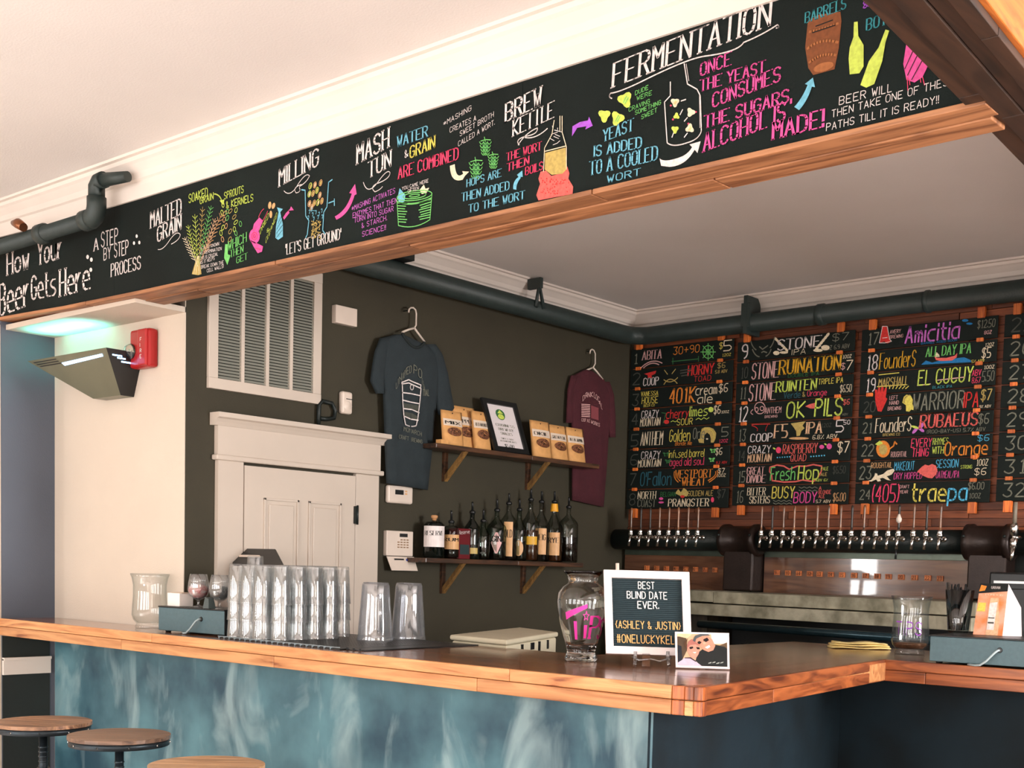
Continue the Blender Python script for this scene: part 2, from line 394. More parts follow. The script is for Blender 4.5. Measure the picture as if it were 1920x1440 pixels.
# back wall: dark backing with thin reclaimed lath, every strip its own piece
M_lath = wood('lath', (148,78,40), (80,38,22), 'X', .55, 0, 1.6, .55, dark=(48,26,18))
wb = struct('wall_back', MB().box((XL, YB+.012, 0), (3.8, YB+.15, ZC)), M_dark)
unit = MB().box((0,0,0),(1,1,1)).mesh('lath_unit'); unit.materials.append(M_lath)
z = 1.60; r_ = 0
while z < 3.03:
    x = XL + random.uniform(.1, .5)-.5; 
    while x < -1.9:
        L_ = random.uniform(.55, 1.15) if 1.84 < z < 2.78 else random.uniform(.35, .9)
        x0 = max(x, XL+.003); x1 = x+L_-.004
        if x1 > x0+.02:
            o = bpy.data.objects.new('lath_strip', unit); COL.objects.link(o); o.parent = wb
            d = random.uniform(0, .008); o.location = (x0, YB-.004-d, z); o.scale = (x1-x0, .018+d, .0425)
        x += L_
    z += .045; r_ += 1
struct('wall_back_lower', MB().box((XL, YB-.008, .0), (-.5, YB+.012, 1.60)), M_dark)
# crown mouldings
PRO = [(0,-.105),(.010,-.105),(.012,-.088),(.022,-.082),(.030,-.060),(.052,-.034),(.062,-.026),(.066,-.012),(.082,-.010),(.084,0),(0,0)]
def crown(name, A, B, n):            # A,B wall line at ceiling; n = unit out from wall
    d = Vector(B)-Vector(A); mb = MB()
    pts = [Vector(A)+Vector(n)*a+Vector((0,0,b)) for a, b in PRO]
    mb.extr(pts, d); o = struct(name, mb, M_trim); return fix(o)
crown('trim_2', (XL, 4.52, ZC-.0), (XL, YB, ZC), (1,0,0))
crown('trim_3', (XL, YB-.006, ZC), (-.5, YB-.006, ZC), (0,-1,0))
# header over the bar
YH = 2.96; ZB, ZT = 2.556, 2.945
M_hw = wood('header_wood', (180,124,84), (124,78,50), 'X', .5, 0, 1.2, .3)
hd = struct('wall_header', MB().box((-6.33, YH+.0135, ZB), (-1.16, YH+.17, ZC)), M_dark)
for x0, x1 in ((-6.34,-5.35),(-5.345,-3.95),(-3.945,-2.4),(-2.395,-1.19)):
    obj('edge_plank', MB().box((x0, YH-.012, ZB-.016), (x1, YH+.075, ZB)), M_hw, hd, bevel=.003)
for x0, x1 in ((XL+.003,-4.6),(-4.595,-3.3),(-3.295,-2.02),(-2.015,-1.21)):
    obj('underside_plank', MB().box((x0, YH+.078, ZB-.02), (x1, YH+.172, ZB-.002)), M_hw, hd, bevel=.003)
cr = []
crown('trim_4', (XN-2.8, YH, ZC), (-1.2, YH, ZC), (0,-1,0))
obj('frieze', MB().box((XN-2.8, YH-.010, ZT), (-1.2, YH+.012, ZC-.09)), M_trim, hd)
# diagonal ceiling beam at the right
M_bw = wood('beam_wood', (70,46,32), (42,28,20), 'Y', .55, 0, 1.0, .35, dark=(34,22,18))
M_bo = wood('beam_side_lit', (206,120,50), (160,84,34), 'Y', .5, 0, 1.0, .2)  # beam side coloured bright orange for the light falling on it
def bx(y): return -1.194-(y-2.33)*.0765      # left lower edge of the beam
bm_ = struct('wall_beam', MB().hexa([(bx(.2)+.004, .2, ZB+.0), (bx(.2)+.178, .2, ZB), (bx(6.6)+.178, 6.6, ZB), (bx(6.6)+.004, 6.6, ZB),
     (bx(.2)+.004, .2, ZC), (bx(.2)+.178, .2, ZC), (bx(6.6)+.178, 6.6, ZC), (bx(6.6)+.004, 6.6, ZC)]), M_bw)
for j, (a, b, dz) in enumerate(((.0,.052,.012),(.054,.108,.018),(.110,.146,.013),(.148,.186,.020))):
    ys = [.2, 1.7+.3*j, 2.9+.17*j, 4.2+.2*j, 6.6]
    for y0, y1 in zip(ys[:-1], ys[1:]):
        y1 -= .004
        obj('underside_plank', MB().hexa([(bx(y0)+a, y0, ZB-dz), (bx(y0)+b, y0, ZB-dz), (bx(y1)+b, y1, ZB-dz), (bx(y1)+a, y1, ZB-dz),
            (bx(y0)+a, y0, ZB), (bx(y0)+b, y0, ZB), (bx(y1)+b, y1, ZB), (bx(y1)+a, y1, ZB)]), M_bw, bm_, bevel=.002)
for z0, z1 in ((ZB, 2.72), (2.724, 2.90), (2.904, ZC)):
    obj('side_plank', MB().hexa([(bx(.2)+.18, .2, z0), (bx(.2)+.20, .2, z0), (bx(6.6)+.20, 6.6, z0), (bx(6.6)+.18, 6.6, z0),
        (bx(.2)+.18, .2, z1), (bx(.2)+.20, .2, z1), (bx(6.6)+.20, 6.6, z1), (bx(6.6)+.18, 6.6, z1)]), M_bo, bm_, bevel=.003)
# ------------------------------------------------------------------ door on the left wall
dr = struct('door_1', MB().box((XL+.004, 3.55, 0), (XL+.03, 4.235, 1.846)), M_door)
for (a, b) in ((3.66, 3.87), (3.93, 4.14)):
    for z0, z1 in ((.25, .85), (.98, 1.70)):
        fr = MB()
        for t, k in ((0, .006), (.022, .0)):
            fr.box((XL+.03, a+t, z0+t), (XL+.03+k+.002, b-t, z1-t))
        obj('door_panel', MB().box((XL+.026, a+.03, z0+.03), (XL+.036, b-.03, z1-.03)), M_door, dr, bevel=.006)
        m_ = MB(); e = .012
        m_.box((XL+.03, a, z0), (XL+.038, a+e, z1)).box((XL+.03, b-e, z0), (XL+.038, b, z1)).box((XL+.03, a, z0), (XL+.038, b, z0+e)).box((XL+.03, a, z1-e), (XL+.038, b, z1))
        obj('panel_moulding', m_, M_door, dr, bevel=.002)
for z0 in (1.60, .3):
    obj('hinge', MB().box((XL+.026, 4.225, z0), (XL+.046, 4.245, z0+.09)).lathe([(.006,0),(.006,.1)], (XL+.046, 4.238, z0-.005), 8, cap=True), M_iron, dr)
cs = struct('trim_5', MB().box((XL, 3.405, 0), (XL+.028, 3.545, 1.86)), M_door)
obj('casing_side', MB().box((XL, 4.24, 0), (XL+.028, 4.40, 1.86)), M_door, cs, bevel=.004)
obj('casing_fillet', MB().box((XL, 3.385, 1.86), (XL+.045, 4.42, 1.885)), M_door, cs, bevel=.006)
obj('casing_head', MB().box((XL, 3.40, 1.885), (XL+.03, 4.405, 2.03)), M_door, cs)
obj('casing_cornice', fix_ if False else MB().extr([(XL, 3.375, 2.02),(XL+.035,3.375,2.02),(XL+.045,3.375,2.035),(XL+.058,3.375,2.05),(XL+.075,3.375,2.056),(XL+.075,3.375,2.078),(XL,3.375,2.078)], (0, 1.065, 0)), M_door, cs)
# return-air grille
vt = thing('air_vent', 'large white louvred return air grille above the door', 'vent', (XL, 3.68, 2.19))
Y0, Y1, Z0, Z1 = 3.355, 4.010, 2.188, 2.835
m_ = MB()
for a, b, c, d, t in ((Y0,Y0+.05,Z0+.05,Z1-.05,.02),(Y1-.05,Y1,Z0+.05,Z1-.05,.02),(Y0,Y1,Z0,Z0+.05,.021),(Y0,Y1,Z1-.05,Z1,.021)):
    obj('frame_rail', MB().box((XL, a, c), (XL+t, b, d)), M_door, vt, bevel=.002)
obj('duct_back', MB().box((XL, Y0+.04, Z0+.04), (XL+.002, Y1-.04, Z1-.04)), M_dark, vt)
for k in range(1, 4):
    y = Y0+.045+(Y1-Y0-.09)*k/4; obj('divider', MB().box((XL+.004, y-.009, Z0+.04), (XL+.02, y+.009, Z1-.04)), M_door, vt)
sl = MB(); sl.hexa([(.003,0,.013),(.004,0,.013),(.018,0,0),(.017,0,0),(.003,.57,.013),(.004,.57,.013),(.018,.57,0),(.017,.57,0)]); slm = sl.mesh('slat'); slm.materials.append(paint('grille_grey', (168,168,156), .5, .05, 5, 0))
for k in range(38):
    o = bpy.data.objects.new('slat', slm); COL.objects.link(o); o.parent = vt; o.location = (0, Y0+.045-3.68, .05+k*.0144); 
# fittings on the wall
def wallbox(name, label, cat, y0, y1, z0, z1, t, m=M_white, bevel=.006):
    r = thing(name, label, cat, (XL, (y0+y1)/2, z0)); obj('housing', MB().box((XL, y0, z0), (XL+t, y1, z1)), m, r, bevel=bevel); return r
wallbox('junction_box', 'plain white rectangular box on the wall right of the big vent', 'wall box', 4.085, 4.225, 2.607, 2.697, .035, bevel=.003)
r = wallbox('motion_sensor', 'small rounded white motion sensor below the plain wall box', 'sensor', 4.135, 4.205, 2.158, 2.272, .035, bevel=.012)
obj('lens', MB().lathe([(0,.003),(.02,.002),(.03,-.004)], (XL+.036, 4.172, 2.2), 16, 'X'), M_white, r); obj('seam', MB().box((XL+.035, 4.16, 2.232), (XL+.0365, 4.206, 2.236)), M_black, r)
r = wallbox('thermostat', 'white thermostat with small dark screen under the dark shirt', 'thermostat', 4.462, 4.645, 1.722, 1.818, .03, bevel=.012)
obj('screen', MB().box((XL+.03, 4.512, 1.77), (XL+.0315, 4.572, 1.795)), M_black, r)
mb = MB()
for k in range(2): mb.box((XL+.03, 4.584, 1.772+k*.014), (XL+.032, 4.598, 1.780+k*.014))
obj('button', mb, paint('button_tan', CH['tan'], .5, .1), r)
r = wallbox('alarm_keypad', 'white alarm keypad with flap hanging open below its keys', 'keypad', 4.458, 4.650, 1.44, 1.575, .03, bevel=.004)
obj('screen', MB().box((XL+.03, 4.55, 1.543), (XL+.0315, 4.607, 1.562)), M_black, r)
km = paint('key_brown', (150,116,84), .5, .1); kk = MB().box((0,0,0),(.003,.013,.006)).mesh('key'); kk.materials.append(km)
for i in range(4):
    for j in range(4):
        if j == 0 and i in (0,): continue
        o = bpy.data.objects.new('key', kk); COL.objects.link(o); o.parent = r; o.location = (.03, 4.535+j*.022-wloc(r).y, .085-i*.0135)
obj('flap', MB().hexa([(XL+.03,4.456,1.437),(XL+.034,4.456,1.437),(XL+.034,4.654,1.437),(XL+.03,4.654,1.437),(XL+.055,4.47,1.362),(XL+.059,4.47,1.362),(XL+.059,4.665,1.362),(XL+.055,4.665,1.362)][:4] and
     [(XL+.055,4.472,1.362),(XL+.055,4.662,1.362),(XL+.059,4.662,1.362),(XL+.059,4.472,1.362),(XL+.03,4.456,1.437),(XL+.03,4.654,1.437),(XL+.034,4.654,1.437),(XL+.034,4.456,1.437)]), M_white, r)
mb = MB()
mb.add([(XL+.0415,4.505,1.418),(XL+.0415,4.575,1.418),(XL+.0395,4.575,1.426),(XL+.0395,4.505,1.426)], [(0,1,2,3)])
obj('label_strip', mb, M_black, r)
mb = MB(); mb.add([(XL+.044,4.59,1.414),(XL+.044,4.635,1.414),(XL+.0405,4.635,1.426),(XL+.0405,4.59,1.426)], [(0,1,2,3)])
obj('blue_label', mb, paint('label_blue', (40,60,150), .5, .1), r)
r = thing('wall_hook', 'dark looped metal hook on the wall beside the motion sensor', 'hook', (XL, 4.06, 2.1))
q = [at(x, y, 'X', XL+.02) for x, y in ((597,806),(598,760),(604,752),(622,756),(629,770),(626,784),(612,786),(600,784))]
obj('loop', MB().tube(q, .011, 8), M_iron, r)
# fire alarm and insect light in the nook
RED = paint('alarm_red', (172,28,30), .35, .08, 10, 0)
r = thing('fire_alarm', 'red fire alarm horn with clear strobe on the cream nook wall', 'alarm', (-5.30, YN, 2.28))
obj('housing', MB().box((-5.385, YN-.055, 2.283), (-5.222, YN, 2.462)), RED, r, bevel=.014)
obj('front_cover', MB().box((-5.30, YN-.066, 2.288), (-5.228, YN-.05, 2.457)), RED, r, bevel=.006)
mb = MB(); mb.lathe([(0,-.035),(.022,-.03),(.034,-.012),(.036,0)], (-5.365, YN-.055, 2.362), 18, 'Y'); obj('strobe', mb, real_glass('strobe_glass', (.95,.95,.95), .1), r)
obj('reflector', MB().lathe([(0,-.008),(.015,-.012),(.03,-.001)], (-5.365, YN-.055, 2.362), 14, 'Y'), M_chrome, r)
mb = MB()
for k, ch in enumerate('FIRE'):
    W, fm = frame((-5.272, YN-.0665, 2.40-k*.026), (-5.256, YN-.0665, 2.40-k*.026), .016); letters(mb, ch, .013, .016, fm, 'plain', .2)
obj('lettering', mb, chalk('white'), r)
IG = paint('fixture_metal', (120,120,100), .35, .1, 6, 0, metal=.4)
r = thing('insect_light', 'wedge shaped grey wall light with glowing blue slots beside fire alarm', 'wall light', (-5.8, YN, 2.2))
T = [at(x, y, 'Y', YN-.002) for x, y in ((118,650),(250,648),(205,738),(150,742))]
yf = YN-.19
def pf(x, y, Y): return at(x, y, 'Y', Y)
tl, tr, br_, bl = pf(62,664,yf), pf(199,642,yf), pf(182,735,yf), pf(131,739,yf)
TB = [(tl.x, YN, tl.z), (tr.x+.03, YN, tr.z), (br_.x+.02, YN, br_.z), (bl.x-.0, YN, bl.z)]
FB = [(tl.x, yf, tl.z), (tr.x, yf, tr.z), (br_.x, yf+.12, br_.z-.004), (bl.x, yf+.12, bl.z-.004)]
zt = max(tl.z, tr.z)
A0, A1 = (-6.10, yf, zt-.03), (tr.x, yf, zt-.03); B0, B1 = (-6.10, YN, zt-.03), (tr.x, YN, zt-.03)
zb_ = br_.z
C0, C1, D0, D1 = (bl.x, YN-.07, zb_), (br_.x, YN-.07, zb_), (bl.x, YN, zb_), (br_.x, YN, zb_)
obj('front_panel', MB().add([A0, A1, C1, C0], [(0,3,2,1)]), IG, r)
obj('bottom_panel', MB().add([C0, C1, D1, D0], [(0,3,2,1)]), IG, r)
obj('end_panel', MB().add([A1, B1, D1, C1], [(0,3,2,1)]), M_black, r)
obj('end_panel', MB().add([A0, C0, D0, B0], [(0,3,2,1)]), M_black, r)
GL = emit('uv_glow', (150,200,255), 7)
def onf(u, v):      # on the front panel, v from top
    a = Vector(A0).lerp(Vector(A1), u); b = Vector(C0).lerp(Vector(C1), u); return a.lerp(b, v)+Vector((0,-.002,0))
mb = MB().add([onf(.36,.16), onf(.93,.11), onf(.93,.165), onf(.36,.225)], [(0,3,2,1)]); obj('glowing_slot', mb, GL, r)
for k, v in enumerate((.05, .10, .15)):
    obj('slot', MB().add([onf(.04,v), onf(.35,v), onf(.35,v+.022), onf(.04,v+.022)], [(0,3,2,1)]), M_black, r)
mb = MB()
for k, (a, b, v) in enumerate(((.12,.40,.12),(.25,.50,.17),(.36,.66,.24))):
    P = [Vector(A1).lerp(Vector(B1), a).lerp(Vector(C1).lerp(Vector(D1), a), v+d)+Vector((.002,0,0)) for a, d in ((a,0),(b,0),(b,.03),(a,.03))]
    obj('glowing_slot', MB().add(P, [(0,1,2,3)]), GL, r)
l = bpy.data.lights.new('insect_lamp', 'AREA'); l.shape = 'RECTANGLE'; l.size = .45; l.size_y = .05; l.energy = 1.8; l.spread = 1.7; l.color = (.12, .9, .85)
lo = bpy.data.objects.new('insect_lamp', l); COL.objects.link(lo); lo.location = (-5.85, YN-.12, zt-.02); lo.rotation_euler = (math.pi, 0, 0); lo.parent = None
# pipes
def pipe_thing(name, label, pts, r_, mat, couplings=(), cat='pipe', loc=None):
    t = thing(name, label, cat, loc or pts[0]); obj('pipe', MB().tube(pts, r_, 20), mat, t)
    for (p, ax, rr, w_) in couplings:
        obj('coupling', MB().lathe([(rr*.9,-w_/2),(rr,-w_/2+.006),(rr,w_/2-.006),(rr*.9,w_/2)], p, 20, ax, cap=True), mat, t)
    return t
zp = 2.915
arcp = [(XL+.1+.12-.12*math.cos(a), 6.42+.12*math.sin(a)-.02, zp) for a in [i*math.pi/2/8 for i in range(9)]]
t = pipe_thing('service_pipe', 'dark green pipe running under the crown of both bar walls', [(XL+.1, 3.42, zp)]+arcp+[(-1.9, 6.52, zp)], .056, M_duct, (((-3.55, 6.52, zp),'X',.062,.05),((-2.9,6.52,zp),'X',.062,.03)), loc=(XL+.1, 3.4, zp))
for P in ((-4.03, 6.52),):
    obj('hanger', MB().box((P[0]-.012, P[1]-.066, zp-.07), (P[0]+.012, P[1]+.09, ZC-.03)).box((P[0]-.03, P[1]-.064, zp-.03), (P[0]+.03, P[1]-.05, ZC-.075)), M_duct, t)
h0 = at(1015, 560, 'X', XL+.17)
mb = MB(); mb.tube([(XL+.16, h0.y-.035, zp), (XL+.15, h0.y, 3.06), (XL+.16, h0.y+.035, zp)], .012, 8); mb.box((XL+.07, h0.y-.012, 3.03), (XL+.17, h0.y+.012, 3.09)); obj('hanger', mb, M_duct, t)
dd = thing('duct_box', 'dark painted duct box above the vent against the ceiling', 'duct', (XL, 3.9, 2.86)); obj('casing', MB().box((XL+.002, 3.30, 2.98), (XL+.16, 4.5, ZC)), M_dark, dd)
# conduit on the header, left
yp = 2.86; zc_ = 2.835
P1 = at(181, 415, 'Y', yp); 
e1 = P1.x
P0z = at(182, 350, 'Y', yp).z
P2 = at(60, 452, 'Y', yp)
zl = at(82, 438, 'Y', yp).z
t = thing('drain_pipe', 'dark pipe with elbow bolted across the left end of the header', 'pipe', (e1, yp, zl))
obj('pipe', MB().tube([(-9.0, yp, zl), (-8, yp, zl), (e1-.05, yp, zl)], .034, 20), M_duct, t)
ea = [(e1-.05+.05*math.sin(a), yp, zl+.05-.05*math.cos(a)) for a in [i*math.pi/2/6 for i in range(7)]]
obj('elbow', MB().tube(ea+[(e1, yp, zl+.085)], .041, 20), M_duct, t)
obj('riser', MB().tube([(e1, yp, zl+.08), (e1, yp, P0z-.02)], .029, 18), M_duct, t)
obj('cap_elbow', MB().tube([(e1, yp, P0z-.05), (e1, yp, P0z+.0), (e1+.02, yp+.0, P0z+.018), (e1+.06, yp, P0z+.02)], .035, 18), M_duct, t)
obj('stub', MB().tube([(e1+.05, yp, P0z+.02), (e1+.20, yp+.03, P0z+.016)], [.030, .022], 14), M_duct, t)
obj('coupling', MB().lathe([(.036,-.03),(.045,-.024),(.045,.024),(.036,.03)], (P2.x+.10, yp, zl), 20, 'X', cap=True), M_duct, t)
obj('coupling', MB().lathe([(.036,-.03),(.044,-.024),(.044,.024),(.036,.03)], (e1-.075, yp, zl), 20, 'X', cap=True), M_duct, t)
BR = paint('old_brass', (150,96,66), .3, .3, 20, .1, metal=.8)
obj('brass_valve', MB().tube([(P2.x-.08, yp-.05, zl+.065), (P2.x-.03, yp-.05, zl+.055), (P2.x+.02, yp-.05, zl+.03)], [.012,.024,.02], 12), BR, t)
# ================================================================== THE BAR
ZT_, ZU = 1.067, .981
M_top = wood('bar_top_wood', (150,92,56), (104,58,34), 'X', .22, .6, 1.0, .22, dark=(64,36,24))
M_topY = wood('bar_top_wood_cross', (150,92,56), (104,58,34), 'Y', .22, .6, 1.0, .22, dark=(64,36,24))
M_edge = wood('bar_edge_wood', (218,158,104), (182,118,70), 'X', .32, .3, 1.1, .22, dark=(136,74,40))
M_edgeShade = wood('bar_edge_wood_shade', (164,92,50), (108,54,30), 'Y', .32, .3, 1.1, .22, dark=(84,42,26))  # edge wood darkened to paint in the shade of the side edge
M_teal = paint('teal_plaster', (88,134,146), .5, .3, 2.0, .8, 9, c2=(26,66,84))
M_tealShade = paint('teal_plaster_shade', (16,33,42), .7, .3, 3.0, .4, 18, c2=(8,19,24), spec=.25)  # same plaster with the shade of side and far panels painted in
def xo(y): return -1.955-(y-2.975)*.1315
bt = thing('bar_counter', 'long L shaped glossy wooden bar top with orange brown laminated edges', 'bar top', (-3.5, 2.955, ZT_))
core = MB().prism([(XN+.002,2.97),(-2.05,2.97),(-1.975,2.99),(xo(4.64)-.0,4.66),(-.3,4.66),(-.3,5.42),(-3.04,5.42),(-2.95,3.70),(XL+.002,3.70),(XL+.002,3.238),(XN+.002,3.238)], ZU+.004, ZT_-.012)
obj('core', core, M_edge, bt)
ys = [2.966, 3.09, 3.243, 3.36, 3.48, 3.60, 3.715]
jo = {0:[-4.9,-3.4], 1:[-5.2,-4.1,-2.9], 2:[-4.4,-3.2], 3:[-3.8,-2.7], 4:[-4.3,-3.1], 5:[-3.6]}
for k in range(6):
    y0, y1 = ys[k], ys[k+1]-.0012 - (.004 if k == 1 else 0); xl = XN+.002 if y1 < 3.245 else XL+.002
    pts = [xl]+jo[k]+[None]
    for a, b in zip(pts[:-1], pts[1:]):
        if b is None: poly = [(a,y0),(xo(y0)-.014 if k else -2.03,y0),(xo(y1)-.014,y1),(a,y1)]
        else: poly = [(a,y0),(b-.001,y0),(b-.001,y1),(a,y1)]
        obj('top_plank', MB().prism(poly, ZT_-.012, ZT_), M_top, bt)
for k in range(6):
    def xx(y, q): return (-2.95-.05*(y-3.7)/1)+(xo(y)-.014-(-2.95-.05*(y-3.7)))*q/6
    y0, y1 = 3.7155, 4.652
    for a, b in ((y0, 4.1+.07*k), (4.101+.07*k, y1)):
        obj('top_plank', MB().prism([(xx(a,k)+.001,a),(xx(a,k+1),a),(xx(b,k+1),b),(xx(b,k)+.001,b)], ZT_-.012, ZT_), M_topY, bt)
for k in range(6):
    y0 = 4.654+k*.128; obj('top_plank', MB().box((-3.035, y0, ZT_-.012), (-.3, y0+.1268, ZT_)), M_top, bt)
zm = ZT_-.040
def edge(name, z0, z1, xs, mat=M_edge, y=(2.950, 2.968)):
    for a, b in zip(xs[:-1], xs[1:]): obj(name, MB().box((a, y[0], z0), (b-.0015, y[1], z1)), mat, bt, bevel=.003)
X_ = lambda px, py: at(px, py, 'Y', 2.955).x
edge('edge_board', zm, ZT_, [XN+.002, X_(286,1195), X_(957,1265), -2.045])
edge('edge_board', ZU, zm-.0015, [XN+.002, X_(229,1210), X_(515,1240), X_(896,1290), -2.045])
M_end = wood('end_grain', (190,104,52), (110,54,30), 'Z', .35, .3, 2, .2); M_endL = wood('end_grain_light', (216,170,110), (180,120,70), 'X', .35, .3, 3, .1)
for j, (a, b) in enumerate(((-2.044,-2.006),(-2.006,-1.978),(-1.978,-1.952))):
    for i, (z0, z1) in enumerate(((ZU, zm-.002), (zm, ZT_))):
        dy = (a+2.044)*.23
        obj('corner_block', MB().prism([(a,2.951+dy),(b-.001,2.951+dy+(b-a)*.23),(b-.001,3.0),(a,3.0)], z0, z1), M_endL if (j == 1 and i == 0) else M_end, bt, bevel=.003)
def sedge(z0, z1, cuts):
    for a, b in zip(cuts[:-1], cuts[1:]):
        obj('side_edge_board', MB().prism([(xo(a)-.018,a),(xo(a),a),(xo(b-.002),b-.002),(xo(b-.002)-.018,b-.002)], z0, z1), M_edgeShade, bt, bevel=.003)
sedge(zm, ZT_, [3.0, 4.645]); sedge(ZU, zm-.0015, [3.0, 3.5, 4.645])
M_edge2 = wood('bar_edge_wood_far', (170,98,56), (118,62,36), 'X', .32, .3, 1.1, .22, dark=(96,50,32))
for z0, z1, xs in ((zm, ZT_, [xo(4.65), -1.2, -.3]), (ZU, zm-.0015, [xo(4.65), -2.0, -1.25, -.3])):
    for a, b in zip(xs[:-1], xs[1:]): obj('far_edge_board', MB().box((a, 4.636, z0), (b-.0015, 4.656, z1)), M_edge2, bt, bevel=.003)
bb = thing('bar_cabinet', 'mottled teal plaster panels under the wooden bar top', 'bar base', (-3.5, 3.22, 0))
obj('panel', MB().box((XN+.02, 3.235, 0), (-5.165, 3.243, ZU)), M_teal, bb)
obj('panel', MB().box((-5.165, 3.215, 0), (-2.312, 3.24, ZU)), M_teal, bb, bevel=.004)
obj('side_panel', MB().hexa([(-2.34,3.2152,0),(-2.311,3.2152,0),(-2.50,4.92,0),(-2.53,4.92,0),(-2.34,3.2152,ZU),(-2.311,3.2152,ZU),(-2.50,4.92,ZU),(-2.53,4.92,ZU)]), M_tealShade, bb)
obj('far_panel', MB().box((-2.52, 4.90, 0), (-.3, 4.93, ZU)), M_tealShade, bb)
obj('inner_frame', MB().box((XL+.05, 3.60, 0), (-2.95, 3.63, ZU)).box((-2.98, 3.63, 0), (-2.95, 4.9, ZU)).box((-2.98, 5.3, 0), (-.4, 5.33, ZU)), M_dark, bb)
# ------------------------------------------------------------------ stools
M_seat = wood('stool_seat_wood', (172,128,94), (112,78,56), 'X', .4, .2, 1.4, .3, dark=(92,54,34))
M_smet = paint('stool_metal', (44,52,58), .35, .2, 20, .1, metal=.7)
M_seatD = wood('stool_seat_dark', (122,92,72), (78,56,44), 'X', .3, .3, 1.4, .2, dark=(58,40,32)); M_seatP = wood('stool_seat_pale', (200,158,116), (150,112,78), 'X', .4, .2, 1.4, .2)
def stool(loc, rz, label, sm=None):
    sm = sm or M_seat
    t = thing('bar_stool', label, 'stool', loc, rz, 'round industrial stools along the bar')
    R = .172; zs = .775
    w_ = .057
    for k in range(6):                 # seat of six staves cut to the circle
        y0 = -R+k*w_+.0006; y1 = min(R, y0+w_-.0012); poly = []
        for y in [y0+(y1-y0)*i/5 for i in range(6)]: poly.append((math.sqrt(max(0, R*R-y*y)), y))
        for y in [y1-(y1-y0)*i/5 for i in range(6)]: poly.append((-math.sqrt(max(0, R*R-y*y)), y))
        p2 = []
        for p in poly:
            if not p2 or math.hypot(p[0]-p2[-1][0], p[1]-p2[-1][1]) > 1e-4: p2.append(p)
        if math.hypot(p2[0][0]-p2[-1][0], p2[0][1]-p2[-1][1]) < 1e-4: p2.pop()
        obj('seat_stave', MB().prism(p2, zs-.014, zs), sm, t, world=False, bevel=.001)
    obj('seat_band', MB().lathe([(R-.012,zs-.034),(R-.004,zs-.036),(R-.004,zs-.014),(R-.012,zs-.014)], n=48), M_smet, t, world=False)
    obj('seat_plate', MB().lathe([(.001,zs-.030),(R-.01,zs-.030),(R-.01,zs-.026)], n=32), M_smet, t, world=False)
    rv = MB().lathe([(.0,.0),(.003,.0),(.0045,.002),(.003,.004)], (0,0,0), 8).mesh('rivet'); rv.materials.append(M_chrome)
    for k in range(10):
        a = 2*math.pi*k/10+.2; o = bpy.data.objects.new('rivet', rv); COL.objects.link(o); o.parent = t; o.location = ((R-.005)*math.cos(a), (R-.005)*math.sin(a), zs-.026); o.rotation_euler = (0, R90, a)
    obj('screw_post', MB().tube([(0,0,.34),(0,0,zs-.028)], .015, 14), M_smet, t, world=False)
    thr = MB()
    for k in range(14): thr.lathe([(.015,0),(.018,.004),(.015,.008)], (0,0,.44+k*.018), 12)
    obj('screw_thread', thr, M_smet, t, world=False)
    obj('hub', MB().lathe([(.02,.50),(.036,.51),(.036,.58),(.022,.60)], n=18, cap=True), M_smet, t, world=False)
    for k in range(4):
        a = math.pi/4+k*R90; c, s = math.cos(a), math.sin(a)
        obj('leg', MB().tube([(.03*c,.03*s,.585),(.11*c,.11*s,.52),(.15*c,.15*s,.36),(.21*c,.21*s,.0)], .011, 10), M_smet, t, world=False)
    rg = [(.155*math.cos(a), .155*math.sin(a), .34) for a in [2*math.pi*i/32 for i in range(33)]]
    obj('foot_ring', MB().tube(rg, .009, 10, cap=False), M_smet, t, world=False)
    obj('upper_ring', MB().tube([(x*.74, y*.74, .545) for x, y, z in rg], .010, 10, cap=False), M_smet, t, world=False)
    return t
s1 = at(81, 1352, 'Z', .775); stool((s1.x, s1.y, 0), .5, 'round wooden stool furthest left, beside the slate pilaster')
s2 = at(224, 1377, 'Z', .775); stool((s2.x, s2.y, 0), .72, 'dark brown topped round stool, the middle of the three at the bar', M_seatD)
s3 = at(388, 1433, 'Z', .775); stool((s3.x, s3.y, 0), .75, 'pale topped round stool nearest the viewer, cut by the frame', M_seatP)
# ================================================================== TAP WALL
tp = thing('tap_pipe', 'large black iron pipe carrying the beer taps along the tap wall', 'pipe', (-4.9, 6.50, 1.60))
PY, PZ = 6.50, 1.60
obj('pipe', MB().tube([(XL+.01, PY, PZ), (-4.12, PY, PZ)], .066, 24), M_iron, tp)
obj('pipe', MB().tube([(-3.92, PY, PZ), (-2.60, PY, PZ)], .066, 24), M_iron, tp)
obj('pipe', MB().tube([(-2.38, PY, PZ), (-.6, PY, PZ)], .066, 24), M_iron, tp)
M_coup = paint('brown_iron', (44,31,26), .4, .3, 14, .3, metal=.4)
for a, b in ((-4.15,-3.89), (-2.61,-2.35)):
    w_ = b-a
    obj('coupling', MB().lathe([(.08,0),(.098,.006),(.098,.04),(.088,.045),(.088,w_-.045),(.098,w_-.04),(.098,w_-.006),(.08,w_)], (a, PY, PZ), 28, 'X', cap=True), M_coup, tp)
    for dx in (.02, w_-.02):
        for k in range(6):
            q = k*math.pi/3+.3; obj('bolt', MB().lathe([(.0,-.012),(.008,-.012),(.008,.0)], (a+dx, PY-.10*math.cos(q)*.0-.097*math.cos(q), PZ+.097*math.sin(q)), 6, 'Y'), M_iron, tp) if abs(q-.3) < .1 else None
    obj('downpipe', MB().box((a+.03, PY-.05, 1.29), (b-.02, PY+.09, PZ-.05)), M_coup, tp, bevel=.01)
M_h = [wood('handle_a', (214,170,130), (120,80,56), 'Z', .35, .3, 3, .3), paint('handle_dark', (44,36,30), .4, .2, 20, 0), wood('handle_c', (150,100,66), (70,44,30), 'Z', .35, .3, 4, .3), M_chrome]
